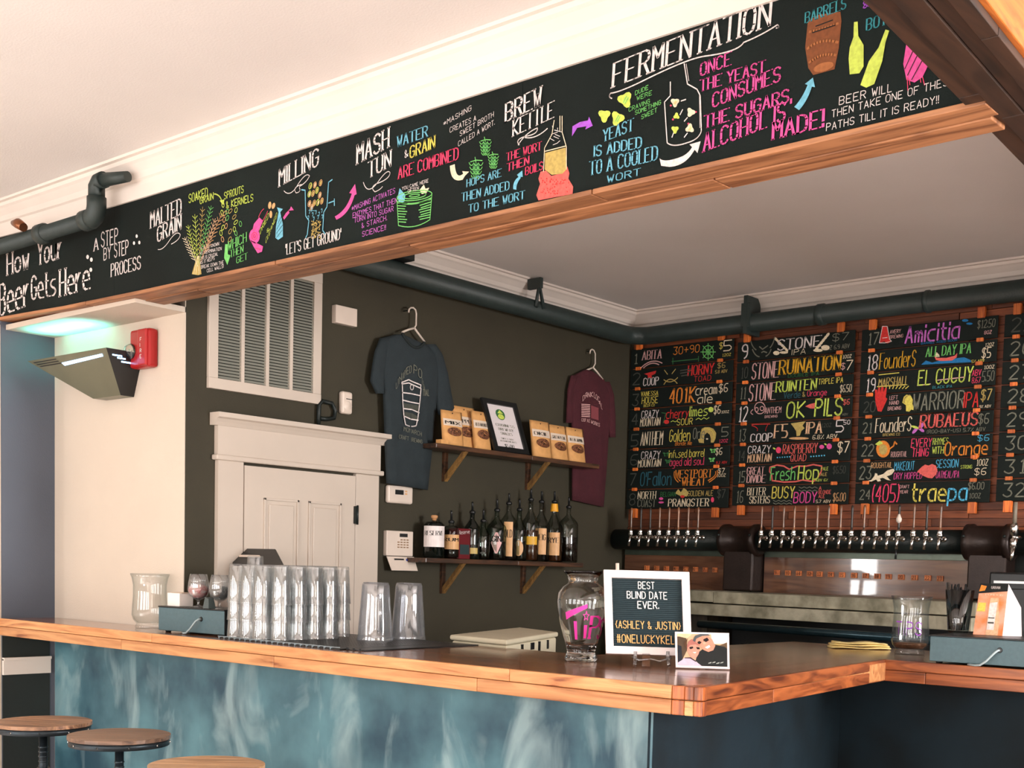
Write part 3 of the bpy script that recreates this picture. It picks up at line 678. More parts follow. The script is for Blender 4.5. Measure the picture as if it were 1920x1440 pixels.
def make_tap():
    t = thing('beer_tap', 'x', 'beer tap')
    obj('body', MB().lathe([(.004,-.002),(.009,.0),(.011,.012),(.0165,.020),(.0175,.030),(.012,.038),(.0155,.043),(.011,.052),(.006,.056)], (0,0,0), 16, cap=True), M_chrome, t)
    obj('spout', MB().tube([(0,0,.012),(-.0,-.012,-.006),(-.0,-.020,-.052)], [.010,.0085,.0075], 12), M_chrome, t)
    obj('shank', MB().tube([(0,.004,.006),(0,.06,.006),(0,.115,.006)], [.007,.008,.008], 12), M_chrome, t)
    obj('shank_collar', MB().lathe([(.008,.050),(.015,.052),(.015,.066),(.009,.070)], (0,0,.006), 14, 'Y', cap=True), M_chrome, t)
    obj('handle', MB().lathe([(.0055,.052),(.0065,.07),(.0058,.12),(.0075,.175),(.006,.190),(.002,.193)], (0,0,0), 12, cap=True), M_h[0], t)
    return t
tap0 = make_tap(); ORD = ['first','second','third','fourth','fifth','sixth','seventh','eighth','ninth','tenth','eleventh','twelfth','thirteenth','fourteenth','fifteenth','sixteenth']
def place_tap(px, i, label, group, hm, first=False):
    P = at(px, 1003+(px-1183)*.0185, 'Y', 6.37)
    t = tap0 if first else copy_tree(tap0); t.location = (P.x, 6.37, 1.605)
    t['label'] = label; t['group'] = group
    for c in t.children:
        if c.name.startswith('handle') and hm:
            c.data = c.data.copy(); c.data.materials.clear(); c.data.materials.append(M_h[hm])
    return t
for i, px in enumerate((1183,1201,1218.5,1236,1253.5,1271,1289.5,1308)):
    place_tap(px, i, 'chrome beer tap, %s from the left in the left bank of eight' % ORD[i], 'beer taps in the left bank', (2,1,1,0,0,2,2,0)[i], first=(i == 0))
RT_ = (1427,1447,1468,1488,1509,1531,1552,1575,1596,1619,1642,1665,1684,1712,1736,1762)
for i, px in enumerate(RT_):
    t = place_tap(px, i, 'chrome beer tap, %s from the left in the long middle bank%s' % (ORD[i], ', tall white top' if i == 12 else ''), 'beer taps in the middle bank', (2,1,2,0,2,0,2,0,1,0,2,2,1,2,1,2)[i])
    if i == 12:
        obj('white_valve', MB().lathe([(.004,.09),(.014,.10),(.016,.115),(.010,.128),(.006,.14)], (t.location.x, 6.368, 1.605), 14, cap=True), M_white, t)
        obj('drip_hose', MB().tube([(t.location.x, 6.35, 1.555), (t.location.x, 6.348, 1.50)], .006, 8), M_black, t)
t = thing('beer_tap', 'large silver tap at the right edge beyond the pipe coupling', 'beer tap', (-2.29, 6.32, 1.60))
obj('body', MB().lathe([(.008,-.02),(.018,-.01),(.02,.03),(.011,.036),(.011,.05),(.02,.056),(.022,.10),(.012,.115)], (-2.29,6.32,1.58), 16, cap=True), M_chrome, t)
obj('spout', MB().tube([(-2.29,6.315,1.57),(-2.29,6.30,1.50)], [.014,.007], 12), M_chrome, t)
obj('handle', MB().tube([(-2.29,6.32,1.69),(-2.29,6.32,1.80)], .011, 10), paint('handle_grey', (130,120,105), .5, .3, 20), t)
obj('shank', MB().tube([(-2.29,6.33,1.62),(-2.29,6.47,1.62)], .011, 10), M_chrome, t)
# backsplash of varnished wood with a steel strip and number tiles
M_spl = wood('splash_wood', (120,82,60), (84,54,40), 'X', .16, .9, .7, .1, dark=(72,42,30))
M_tile = wood('number_tile_wood', (222,130,72), (180,92,48), 'X', .5, 0, 3, .2)
def splash(x0, x1, label, nums):
    t = thing('backsplash', label, 'backsplash', ((x0+x1)/2, 6.58, 1.285), group='backsplashes under the taps')
    obj('panel', MB().box((x0, 6.572, 1.283), (x1, 6.59, 1.50)), M_spl, t)
    obj('steel_strip', MB().box((x0, 6.568, 1.50), (x1, 6.59, 1.548)), paint('splash_strip', (88,98,86), .3, .3, 8, .1, metal=.5), t, bevel=.002)
    for n, px, py in nums:
        c = at(px, py, 'Y', 6.562); tl_ = obj('number_tile', MB().box((c.x-.018, 6.562, c.z-.015), (c.x+.018, 6.572, c.z+.015)), M_tile, t, bevel=.001)
        W, fm = frame((c.x-.013, 6.5612, c.z-.009), (c.x+.013, 6.5612, c.z-.009), .018)
        mb = MB(); letters(mb, str(n), .024 if n > 9 else .012, .018, fm, 'plain', .15); obj('numeral', mb, chalk('black'), tl_)
splash(-4.97, -4.16, 'short wooden splash panel below the left bank of taps', [(i+1, 1212+18.3*i, 1064.5+i*.6) for i in range(8)])
splash(-3.90, -2.60, 'long glossy wooden splash panel below the middle bank of taps', [(9+i, x, 1073.5+(x-1456)*.037) for i, x in enumerate((1456,1476.6,1497,1517.6,1536,1557,1578,1600.6,1622,1644,1665,1689,1714,1739,1762))])
def sun_streaks(m):      # pale streaks in the plaster colour standing in for reflected sun patches
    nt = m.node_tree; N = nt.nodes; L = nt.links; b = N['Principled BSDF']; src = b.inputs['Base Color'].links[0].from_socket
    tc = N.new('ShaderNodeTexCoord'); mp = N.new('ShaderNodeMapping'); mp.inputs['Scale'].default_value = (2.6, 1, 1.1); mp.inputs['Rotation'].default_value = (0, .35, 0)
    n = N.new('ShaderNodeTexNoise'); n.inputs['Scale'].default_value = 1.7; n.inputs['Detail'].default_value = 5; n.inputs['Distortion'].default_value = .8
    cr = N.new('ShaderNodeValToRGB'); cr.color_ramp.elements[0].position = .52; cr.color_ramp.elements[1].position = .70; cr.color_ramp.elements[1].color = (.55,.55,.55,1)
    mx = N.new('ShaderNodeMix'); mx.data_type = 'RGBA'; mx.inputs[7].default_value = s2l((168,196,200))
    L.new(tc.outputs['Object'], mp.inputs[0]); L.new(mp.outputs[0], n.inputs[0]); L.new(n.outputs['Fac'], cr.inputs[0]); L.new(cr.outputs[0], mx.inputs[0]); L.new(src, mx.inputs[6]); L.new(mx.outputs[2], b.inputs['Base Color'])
sun_streaks(M_teal)
M_conc = paint('worn_concrete', (178,172,150), .5, .25, 9, .5, 40, c2=(120,116,96))
t = thing('back_bar_ledge', 'thick worn grey double slab ledge beneath the splash panels', 'ledge', (-3.5, 6.1, 1.15))
XE = at(1850,1110,'Y',6.03).x
def slab(z0, z1, a, b, c, d): return MB().prism([(a[0],a[1]),(b[0],b[1]),(c[0],c[1]),(d[0],d[1])], z0, z1)
obj('upper_slab', slab(1.218, 1.285, (-4.0,6.17), (XE-.01,5.93), (XE-.01,6.59), (-4.0,6.59)), M_conc, t, bevel=.003)
obj('upper_slab', slab(1.222, 1.287, (-4.9,6.30), (-4.003,6.17), (-4.003,6.59), (-4.9,6.59)), M_conc, t, bevel=.003)
obj('lower_slab', slab(1.145, 1.212, (-4.9,6.24), (XE-.01,5.88), (XE-.01,6.59), (-4.9,6.59)), M_conc, t, bevel=.003)
M_cab = wood('cabinet_dark_wood', (70,58,42), (42,34,26), 'Z', .5, 0, 1.3, .2)
t = thing('back_bar_cabinet', 'dark wooden cabinet end under the left of the grey ledge', 'cabinet', (-4.5, 6.35, 0))
for k in range(4): obj('side_board', MB().box((-4.72+k*.15, 6.30, 0), (-4.573+k*.15, 6.59, 1.143)), M_cab, t)
M_peb = paint('mesh_black', (30,34,32), .25, .3, 60, 1.0, 45, metal=.3)
t = thing('speed_rail', 'black steel under counter rail in the dark below the grey ledge', 'rail', (-3.2, 6.2, .9))
obj('rail', MB().tube([(-4.0, 6.03, 1.095), (XE-.03, 5.80, 1.095)], .022, 12), paint('rail_blue_black', (40,62,70), .25, .2, 12, .1, metal=.6), t)
obj('shelf', slab(.90, .93, (-4.1,5.95), (XE-.01,5.75), (XE-.01,6.54), (-4.1,6.54)), M_black, t)
obj('back_panel', MB().box((-4.1, 6.55, 0), (XE-.01, 6.585, 1.143)), M_black, t)
mb = MB()
for i in range(36):
    for j in range(3):
        x = -4.05+i*.045+random.uniform(-.01,.01); y = 5.97+.03-(x+4.05)*.12+j*.05; z = .93+random.uniform(0,.045)
        mb.lathe([(0,0),(.017,.004),(.02,.02),(.012,.036),(0,.04)], (x, y, z), 7)
obj('black_caps', mb, M_peb, t, kind='stuff')
# right hand end: black appliance
t = thing('black_cooler', 'black appliance with a bright chrome strip at the far right', 'appliance', (-2.2, 6.2, .9))
obj('body', MB().box((XE, 6.05, .6), (-1.3, 6.41, 1.44)), M_black, t, bevel=.01)
obj('door', MB().box((XE+.01, 6.03, .62), (-1.32, 6.05, 1.36)), M_black, t, bevel=.004)
obj('chrome_strip', MB().box((XE+.04, 6.01, 1.385), (-1.3, 6.05, 1.397)), paint('strip_white', (240,240,240), .2, .02), t)
# ================================================================== MENU BOARDS
YF = 6.590
cols = [(-4.985,-4.190,2.856,1.802), (-4.160,-3.368,2.826,1.815), (-3.324,-2.533,2.818,1.815), (-2.497,-1.705,2.815,1.820)]
M_clip = wood('clip_wood', (236,128,52), (190,84,34), 'Z', .5, 0, 3, .3)
PB = Plane('Y', YF, (0,-1,0))
MENU = {
1:('white arched lettering and a green ship wheel', ['1|.03|.07|.25|.75|grey|p','ABITA|.12|.31|.40|.85|rose|s','30+90|.43|.68|.50|.88|orange|p','$|.87|.90|.55|.85|yellow|p','5|.91|.98|.42|.92|cream|p','12OZ|.90|.98|.15|.28|yellow|p']),
2:('a cartoonish horned scribble and red lettering', ['2|.03|.10|.2|.8|dgrey|p','COOP|.14|.29|.1|.5|white|s','HORNY|.58|.82|.42|.92|red|s','TOAD|.64|.80|.08|.34|red|p','5.8 ABV|.84|.95|.4|.55|sand|p','$6|.86|.93|.65|.9|sand|p']),
3:('orange numerals beside looping white script', ['3|.03|.09|.15|.75|dgrey|p','VANESSA|.12|.29|.62|.85|yellow|s','HOUSE|.13|.29|.22|.56|yellow|p','BEER CO|.15|.26|.05|.17|yellow|p','401K|.41|.65|.12|.88|orange|s','cream|.66|.86|.45|.92|cream|p','ale|.68|.82|.02|.45|cream|p','$6|.88|.96|.5|.9|cream|p']),
4:('red and lime green script above a yellow word', ['4|.03|.09|.2|.8|dgrey|p','CRAZY|.13|.30|.52|.9|white|p','MOUNTAIN|.12|.32|.1|.5|cream|s','cherry|.38|.60|.42|.88|red|p','limes|.61|.78|.45|.95|lime|p','SOUR|.49|.64|.04|.36|yellow|p','$6|.84|.90|.5|.9|cream|p','10OZ|.91|.98|.5|.62|cream|p']),
5:('golden script and a curly blond head', ['5|.03|.10|.15|.75|dgrey|p','ANTHEM|.13|.35|.15|.85|cream|s','Golden|.42|.62|.28|.88|yellow|p','One|.65|.76|.35|.9|grey|p','Blonde Ale|.48|.64|.06|.26|orange|p','5|.92|.98|.4|.85|grey|p','12OZ|.90|.98|.1|.25|hot|p']),
6:('green leaves around yellow and red script', ['6|.03|.10|.2|.75|dgrey|p','CRAZY|.14|.33|.5|.88|white|p','MOUNTAIN|.11|.34|.08|.46|cream|s','infused barrel|.42|.76|.5|.88|yellow|p','aged old soul|.43|.76|.08|.46|hot|p','$6|.87|.93|.55|.88|cream|p','8.2 ABV|.88|.98|.1|.22|red|p']),
7:('dark teal script and orange block letters', ['7|.03|.09|.2|.8|dgrey|p',"O'Fallon|.14|.45|.15|.85|dteal|p",'WESTPORT|.49|.84|.50|.9|orange|s','WHEAT|.56|.78|.1|.48|orange|s','10OZ|.89|.97|.5|.65|cream|p','$7|.90|.96|.7|.92|cream|p']),
8:('a jester cap over cream serif letters', ['8|.03|.09|.2|.8|dgrey|p','NORTH|.12|.30|.52|.9|cream|s','COAST|.12|.30|.1|.48|grey|s','BELGIAN|.35|.50|.62|.85|dgreen|p','GOLDEN ALE|.62|.86|.62|.88|sand|p','PRANQSTER|.43|.82|.1|.48|cream|s','$7|.90|.97|.5|.92|dgrey|p']),
9:('a horned mask and pale wheat ears', ['9|.04|.09|.15|.85|white|p','STONE|.36|.72|.38|.90|white|s','IPA|.485|.60|.08|.34|cream|p','12OZ 6.9 ABV|.74|.96|.15|.35|grey|p','$7|.82|.95|.55|.9|grey|p']),
10:('pink white and golden yellow lettering', ['10|.04|.10|.2|.75|dgrey|p','STONE|.14|.37|.1|.9|rose|s','RUINATION|.38|.89|.22|.92|gold|s','DOUBLE IPA|.46|.72|.02|.18|dgreen|p','$|.90|.93|.2|.5|rose|p','7|.94|.99|.15|.6|cream|p','10OZ|.91|.98|.72|.88|cream|p']),
11:('green words and a crimson script word', ['11|.04|.09|.2|.8|grey|p','STONE|.12|.35|.05|.9|rose|s','RUINTEN|.36|.70|.40|.92|lime|s','TRIPLE IPA|.72|.92|.62|.88|yellow|p','Verde|.43|.57|.06|.36|dteal|p','&|.59|.61|.08|.32|sand|p','Orange|.63|.79|.08|.36|hot|p','$6.50|.90|.99|.15|.5|cream|p']),
12:('lime lettering split by a pink pointing hand', ['12|.03|.11|.1|.85|white|p','ANTHEM|.27|.41|.42|.72|rose|p','BREWING|.27|.38|.2|.32|rose|p','OK|.46|.61|.12|.9|lime|p','PILS|.70|.92|.12|.95|lime|p','$6|.93|.98|.6|.85|coral|p','5.2 ABV|.88|.97|.08|.18|grey|p']),
13:('an orange figure and a cream tornado', ['13|.04|.10|.15|.75|grey|p','COOP|.15|.34|.08|.48|white|s','F5|.36|.47|.22|.88|peach|s','IPA|.635|.76|.35|.9|peach|s','6.8% ABV|.69|.89|.05|.25|cream|p','12OZ|.76|.84|.62|.8|dgrey|p','5|.88|.94|.35|.92|white|p','50|.94|.99|.7|.9|white|p']),
14:('pink raspberries and a row of blue dots', ['14|.04|.10|.2|.7|dgrey|p','CRAZY|.13|.33|.55|.92|white|p','MOUNTAIN|.13|.34|.1|.5|peach|s','RASPBERRY|.44|.73|.45|.92|coral|s','QUAD|.51|.64|.06|.4|coral|p','$7|.90|.99|.4|.92|cream|p']),
15:('green bubble letters outlined in red', ['15|.05|.11|.15|.7|grey|p','GREAT|.13|.28|.52|.9|rose|s','DIVIDE|.13|.29|.1|.48|rose|s','Fresh|.34|.55|.2|.85|green|b','Hop|.58|.75|.2|.88|lime|b','PALE|.77|.83|.62|.78|lime|p','ALE|.77|.82|.35|.5|sand|p','ABV 6%|.73|.83|.08|.2|lime|p','$6.50|.87|.97|.45|.8|dgrey|p']),
16:('yellow and pink words with pale waves', ['16|.04|.10|.15|.75|grey|p','BITTER|.14|.30|.52|.9|cream|s','SISTERS|.16|.34|.1|.46|cream|s','BUSY|.36|.55|.35|.92|yellow|p','BODY|.55|.74|.1|.62|pink|p','A|.76|.78|.72|.9|coral|p','BLONDE|.76|.86|.52|.7|coral|p','ALE|.76|.81|.32|.48|coral|p','$6.00|.88|.98|.15|.55|tan|p','5.7 ABV|.74|.86|.08|.22|cream|p']),
17:('a red capital A and purple looping script', ['17|.05|.13|.25|.8|grey|p','AVERY|.22|.30|.68|.85|rose|p','BREWING|.22|.32|.45|.6|rose|p','Amicitia|.34|.73|.15|.92|violet|b','BARREL AGED SOUR|.46|.72|.02|.12|mblue|p','$12.50|.86|.98|.5|.85|grey|p','8OZ|.91|.96|.2|.35|rose|p']),
18:('a red canoe on blue water', ['18|.05|.13|.1|.8|white|p','FounderS|.15|.42|.1|.85|gold|s','ALL DAY IPA|.50|.82|.48|.92|green|s','12OZ|.92|.98|.7|.85|cream|p','$5|.90|.96|.2|.65|cream|p','5% ABV|.83|.92|.02|.14|yellow|p']),
19:('large lime capitals and a sunburst emblem', ['19|.05|.12|.12|.75|white|p','MARSHALL|.15|.37|.3|.72|sand|s','EL CUCUY|.45|.84|.25|.92|lime|p','BLACK IPA|.56|.70|.03|.15|teal|p','ABV|.84|.90|.48|.75|hot|p','8.67|.84|.90|.15|.4|hot|p','5.50|.91|.99|.2|.65|grey|p','10OZ|.92|.99|.75|.9|cream|p']),
20:('a red raised hand and a yellow helmeted head', ['20|.04|.13|.2|.7|dgrey|p','LEFT|.24|.30|.72|.9|rose|p','HAND|.24|.31|.48|.65|rose|p','BREWING|.23|.33|.22|.38|rose|p','WARRIOR|.42|.79|.12|.9|grey|b','IPA|.79|.89|.12|.8|red|b','$7|.91|.98|.4|.88|sand|p','9% ABV|.90|.98|.06|.18|cream|p']),
21:('pale yellow script and large coral letters', ['21|.04|.11|.25|.75|grey|p','FounderS|.14|.41|.25|.92|cream|s','BREWING CO|.20|.33|.06|.18|sand|p','RUBAEUS|.48|.89|.35|.95|coral|s','(ROO-BAY-US) 5.7% ABV|.53|.95|.08|.24|grey|p','$6|.90|.97|.4|.85|grey|p']),
22:('an orange fruit and big orange script', ['22|.04|.13|.2|.75|grey|p','ROUGHTAIL|.27|.39|.1|.35|rose|p','EVERY|.42|.57|.52|.92|hot|p','THING|.43|.55|.08|.46|hot|p','RHYMES|.58|.69|.6|.9|lime|p','WITH|.58|.66|.18|.5|lime|p','Orange|.67|.97|.08|.68|orange|b','$6|.90|.98|.68|.95|sky|p']),
23:('a pale lizard and red lips', ['23|.03|.12|.15|.75|grey|p','ROUGHTAIL|.12|.28|.66|.92|tan|p','MAKEOUT|.30|.45|.52|.92|sky|p','SESSION|.61|.77|.58|.95|sky|p','DRY HOPPED|.30|.51|.10|.4|pink|p','OATMEAL/IPA|.615|.78|.10|.42|pink|p','STRONG|.79|.87|.5|.66|lime|p','$6|.89|.97|.2|.5|cream|p','10OZ|.90|.98|.62|.9|cream|p']),
24:('bracketed pink numerals and yellow and blue letters', ['24|.04|.12|.22|.68|grey|p','(405)|.13|.34|.08|.92|hot|b','DRAFT|.35|.42|.72|.86|rose|p','YEAR|.35|.41|.48|.62|rose|p','trae|.44|.69|.10|.92|yellow|b','pa|.71|.84|.12|.9|sky|b','$6.00|.85|.96|.6|.92|grey|p','10OZ|.86|.94|.2|.42|grey|p']),
}
for n in range(25, 33):
    x = ['D','B','S','K','A','R','O','[4'][n-25]
    MENU[n] = (['a yellow letter after it','pink script after it','red capitals after it','a hot pink star after it','a red hand after it','a blue capital after it','a lime ring after it','red brackets after it'][n-25],
               ['%d|.05|.19|.2|.8|%s|p' % (n, 'dgrey' if n == 25 else 'grey'), '%s|.25|.34|.1|.88|%s|b' % (x, ['yellow','rose','red','hot','red','sky','lime','red'][n-25]), 'IPA|.40|.65|.2|.8|cream|s'])
def fill_uv(par, c, r, polys, col):
    x0, x1, zt_, zb = cols[c]; P = (zt_-zb)/8; b = zt_-(r+1)*P+.004; H = P-.010; o = lay(); mb = MB()
    for p in polys: mb.add([(x0+u*(x1-x0), YF-o, b+v*H) for u, v in p], [tuple(range(len(p)))])
    return obj('chalk_drawing', fixn(mb), chalk(col), par)
def fixn(mb): return mb
BOARDS = {}
for c in range(4):
    x0, x1, zt_, zb = cols[c]; P = (zt_-zb)/8
    for r in range(8):
        n = c*8+r+1; z1 = zt_-r*P-.004; z0 = zt_-(r+1)*P+.003; H = z1-z0
        t = thing('menu_board', 'black menu board numbered %d with %s' % (n, MENU[n][0]), 'menu board', ((x0+x1)/2, YF, z0), group='chalk menu boards on the tap wall')
        BOARDS[n] = (t, c, r)
        obj('panel', MB().box((x0, YF, z0), (x1, YF+.012, z1)), M_menu, t, bevel=.002)
        for u in (.085, .885):
            xc = x0+u*(x1-x0)
            if r == 0: obj('wood_clip', MB().box((xc-.02, YF-.012, z1-.006), (xc+.02, YF+.014, z1+.052)), M_clip, t, bevel=.002)
            if r == 7: obj('wood_clip', MB().box((xc-.022, YF-.012, z0-.060), (xc+.022, YF+.014, z0+.002)), M_clip, t, bevel=.002)
            else: obj('wood_clip', MB().box((xc-.018, YF-.012, z0-.014), (xc+.018, YF+.004, z0+.006)), M_clip, t, bevel=.001)
        for e in MENU[n][1]:
            s, u0, u1, v0, v1, col, st = e.split('|'); u0, u1, v0, v1 = map(float, (u0,u1,v0,v1))
            hh = (v1-v0)*H; W, fm = frame((x0+u0*(x1-x0), YF, z0+v0*H), (x0+u1*(x1-x0), YF, z0+v0*H), hh, off=lay())
            mb = MB(); letters(mb, s, W, hh, fm, 'serif' if st == 's' else 'plain', {'s':.13,'p':.105 if hh > .03 else .15,'b':.18}[st], slant=.06)
            obj('lettering', mb, chalk(col), t)
# small chalk pictures, measured on the photograph
def bd(n, polys, col): PB.fill(BOARDS[n][0], polys, col)
def bl(n, segs, w_, col): PB.line(BOARDS[n][0], segs, w_, col)
bl(1, [closed(ell(1328,660,10,12)), closed(ell(1328,660,4,5))]+[[(1328+14*math.cos(a),660+16*math.sin(a)),(1328-14*math.cos(a),660-16*math.sin(a))] for a in (0,.8,1.57,2.36)], 1.6, 'green')
bl(1, [[(1260,678),(1310,673)],[(1262,684),(1262,671)],[(1310,678),(1310,668)]], 1.6, 'dgreen'); bl(1, [bez((1202,690),(1222,670),(1242,681)), bez((1207,690),(1222,676),(1236,684))], 2, 'rose')
bd(2, [[(1208,701),(1231,695),(1229,701),(1222,704),(1223,709),(1215,709),(1215,704)]], 'red'); bl(2, [bez((1245,721),(1256,702),(1270,719)), [(1246,694),(1252,702)], [(1267,692),(1260,701)], bez((1245,712),(1258,722),(1271,708))], 1.6, 'sand')
bl(2, [[(1276,695),(1296,692)],[(1276,700),(1294,697)],[(1278,705),(1290,703)]], 2, 'dgrey')
bl(4, [[(1244,793),(1249,775),(1241,774)]], 1.5, 'dgreen'); bd(4, [ell(1250,791,5,4)], 'red'); bl(4, [[(1258,791),(1262,789),(1266,791),(1270,789)],[(1305,787),(1310,784),(1315,787),(1320,783),(1325,786),(1330,783)]], 1.2, 'lime'); bd(4, [ell(1333,768,5,5)], 'lime')
HR = [(1311,830),(1309,824),(1313,822),(1314,812),(1316,804),(1322,801),(1330,801),(1338,804),(1343,812),(1342,822),(1338,830),(1333,830),(1333,822),(1331,815),(1326,811),(1321,816),(1320,824),(1320,831)]
bd(5, [HR], 'sand'); bd(5, [ell(1326,823,2.2,1.4)], 'cream'); bl(5, [bez((1314,822),(1312,806),(1326,803)), bez((1326,804),(1342,806),(1339,824))], 1.2, 'yellow')
for cx_, cy_ in ((1248,852),(1252,865),(1336,845),(1334,862)): bd(6, [ell(cx_,cy_,6,2.2,10,.6), ell(cx_+2,cy_,6,2.2,10,-.7)], 'dgreen' if cx_ < 1300 else 'green')
bl(7, [bez((1265,884),(1262,896),(1272,904)), bez((1268,884),(1266,894),(1276,902)), bez((1345,882),(1350,892),(1330,904)), bez((1342,884),(1345,892),(1328,901))], 2, 'orange')
bd(8, [[(1266,925),(1272,917),(1277,923),(1282,915),(1288,919),(1292,925),(1288,931),(1276,930)]], 'sand'); bd(8, [ell(1280,931,4,2.5)], 'red'); bd(8, [ell(1240,935,4,2.5), ell(1240,942,5,2)], 'pink'); bd(8, [ell(1336,937,3,5)], 'hot')
bl(9, [bez((1408,640),(1411,652),(1418,656)), bez((1453,632),(1450,646),(1444,652)), bez((1411,655),(1416,668),(1424,669)), bez((1446,655),(1443,665),(1436,668)), [(1424,650),(1430,655),(1440,648)], [(1428,661),(1432,659),(1438,661)]], 2.2, 'grey')
for i in range(6):
    a = i*.95; bd(9, [ell(1455+i*4,636+i*4,4.5,2.4,10,.9), ell(1552-i*4,628+i*5,5,2.6,10,-.9)], 'cream')
bd(9, [ell(1456,662,6,4), ell(1470,661,8,2.4), ell(1534,657,9,3), ell(1548,652,8,5)], 'cream')
bl(12, [closed(ell(1425,765,10,11)), closed(ell(1419,768,3,4)), closed(ell(1429,766,3.5,4)), bez((1412,768),(1404,774),(1412,777))], 1.6, 'rose'); bd(12, [[(1510,762),(1518,758),(1530,755),(1530,766),(1520,766)]], 'coral')
bl(13, [[(1410,796),(1444,795)], bez((1410,798),(1424,802),(1420,808)), bez((1440,797),(1436,802),(1436,808))], 1.4, 'red')
bd(13, [[(1483,794),(1511,790),(1505,798),(1509,803),(1503,808),(1500,817),(1494,818),(1493,808),(1489,802)]], 'sand'); bd(13, [ell(1498,822,19,2.4)], 'tan')
bl(13, [[(1484,796),(1508,792)],[(1488,801),(1506,797)],[(1491,806),(1506,803)],[(1493,812),(1502,810)]], .9, 'brown')
bd(14, [ell(1460,844,5,6)], 'hot'); bd(14, [ell(1541,838,4.5,4), ell(1555,837,5,5.5)], 'pink'); bd(14, [ell(1452,841,3,1.5,8,.5), ell(1548,833,3,1.5,8,.5)], 'lime'); bd(14, [ell(1458+i*4.6,858-i*.3,1.3,1.3,8) for i in range(6)]+[ell(1521+i*5,856-i*.4,1.5,1.5,8) for i in range(6)], 'sky')
bl(15, [closed([(1444,876),(1457,872),(1470,874),(1480,880),(1495,874),(1512,874),(1525,871),(1541,874),(1540,884),(1534,895),(1525,903),(1505,900),(1492,903),(1470,904),(1448,901),(1447,890),(1443,884)])], 2.6, 'coral')
bl(16, [[(1498+i*5,913+(i%2)*2.4) for i in range(8)],[(1498+i*5,919+(i%2)*2.4) for i in range(8)],[(1450+i*5,938+(i%2)*2.4) for i in range(8)],[(1450+i*5,943+(i%2)*2.4) for i in range(8)]], 1.2, 'grey')
bd(17, [[(1649,643),(1655,612),(1664,612),(1668,636),(1672,640),(1665,644),(1660,643),(1659,640),(1656,641)]], 'red'); bl(17, [closed([(1649,643),(1655,612),(1664,612),(1668,636),(1672,640),(1660,643)]), [(1655,634),(1664,633)]], 1.2, 'white'); bd(17, [ell(1810,601,6,2.5), ell(1818,607,6,2)], 'mblue')
bd(18, [[(1727,684),(1736,676),(1748,680),(1762,676),(1780,674),(1798,671),(1808,670),(1820,675),(1822,679),(1780,681)]], 'mblue'); bd(18, [[(1751,666),(1756,671),(1775,671),(1790,667),(1795,662),(1794,670),(1785,676),(1765,677),(1755,675)]], 'coral'); bd(18, [[(1756,660),(1761,665),(1762,669),(1753,670)]], 'cream')
bl(19, [[(1650+i*6,729),(1648+i*7,724)] for i in range(9)]+[[(1648,703),(1686,699)],[(1645,725),(1700,721)]], 1.6, 'yellow'); bl(19, [[(1720,723),(1745,720)],[(1758,713),(1810,707)]], 1.8, 'rose')
bd(20, [[(1641,730),(1645,731),(1645,739),(1647,727),(1650,726),(1651,736),(1653,725),(1657,725),(1657,736),(1660,727),(1663,728),(1661,745),(1664,748),(1660,757),(1653,772),(1646,771),(1642,755),(1641,745)]], 'red')
bd(20, [[(1692,755),(1695,744),(1700,740),(1708,742),(1712,750),(1711,757),(1714,765),(1716,770),(1709,768),(1705,772),(1699,771),(1699,760)]], 'yellow'); bl(20, [bez((1696,756),(1694,743),(1707,741)), [(1697,752),(1709,748)]], 1.8, 'sand')
bd(21, [ell(1716,807,3,8,10,.7), ell(1727,799,8,3.6,10,-.9), ell(1728,806,6,3,10,.6)], 'violet'); bd(21, [ell(1716,801,8,2.4,10,.3)], 'lime')
bd(22, [ell(1656,842,13,16,18)], 'orange'); bd(22, [ell(1656,843,8,10,14)], 'sand'); bd(22, [[(1641,833),(1650,826),(1656,831),(1648,836)]], 'lime'); bl(22, [[(1668,842),(1676,836),(1678,828),(1682,833)]], 2.6, 'orange')
bd(23, [[(1626,902),(1634,900),(1640,892),(1641,887),(1645,888),(1646,892),(1656,889),(1664,882),(1675,879),(1678,882),(1672,890),(1663,893),(1668,899),(1671,901),(1664,900),(1656,896),(1650,897),(1652,902),(1646,903),(1643,899),(1634,903)]], 'cream')
bd(23, [[(1720,884),(1729,875),(1735,871),(1741,873),(1748,870),(1755,873),(1758,881),(1756,889),(1748,897),(1740,896),(1731,892),(1725,888)]], 'coral'); bd(23, [[(1727,886),(1736,882),(1752,882),(1745,887),(1735,888)]], 'white')
# ================================================================== HEADER CHALKBOARD
PH = Plane('Y', YH-.001, (0,-1,0))
cb = thing('header_chalkboard', 'long black chalkboard header showing how beer is made step by step', 'chalkboard', (-3.7, YH, ZB))
for a, b in ((-6.33,-5.12),(-5.119,-2.70),(-2.699,-1.16)):
    obj('board_panel', MB().box((a, YH-.0005, ZB+.0), (b, YH+.012, ZT)), M_board, cb)
def ht(*a, **k): return PH.text(cb, *a, **k)
def hl(segs, w_, c): return PH.line(cb, segs, w_, c)
def hf(polys, c): return PH.fill(cb, polys, c)
ht('How', 14,516, 54,503, 40, 'white'); ht('Your', 72,497, 116,483, 42, 'white'); ht('Beer', 0,592, 54,572, 58, 'white', wt=.12); ht('Gets', 60,562, 105,553, 44, 'white'); ht('Here', 113,556, 168,541, 50, 'white', wt=.12)
hf([ell(165,482,2.6,4), ell(172,487,2.6,4), ell(171,506,2.6,4), ell(257,443,2,3.4), ell(252,456,2,3.4), ell(262,455,2,3.4)], 'white')
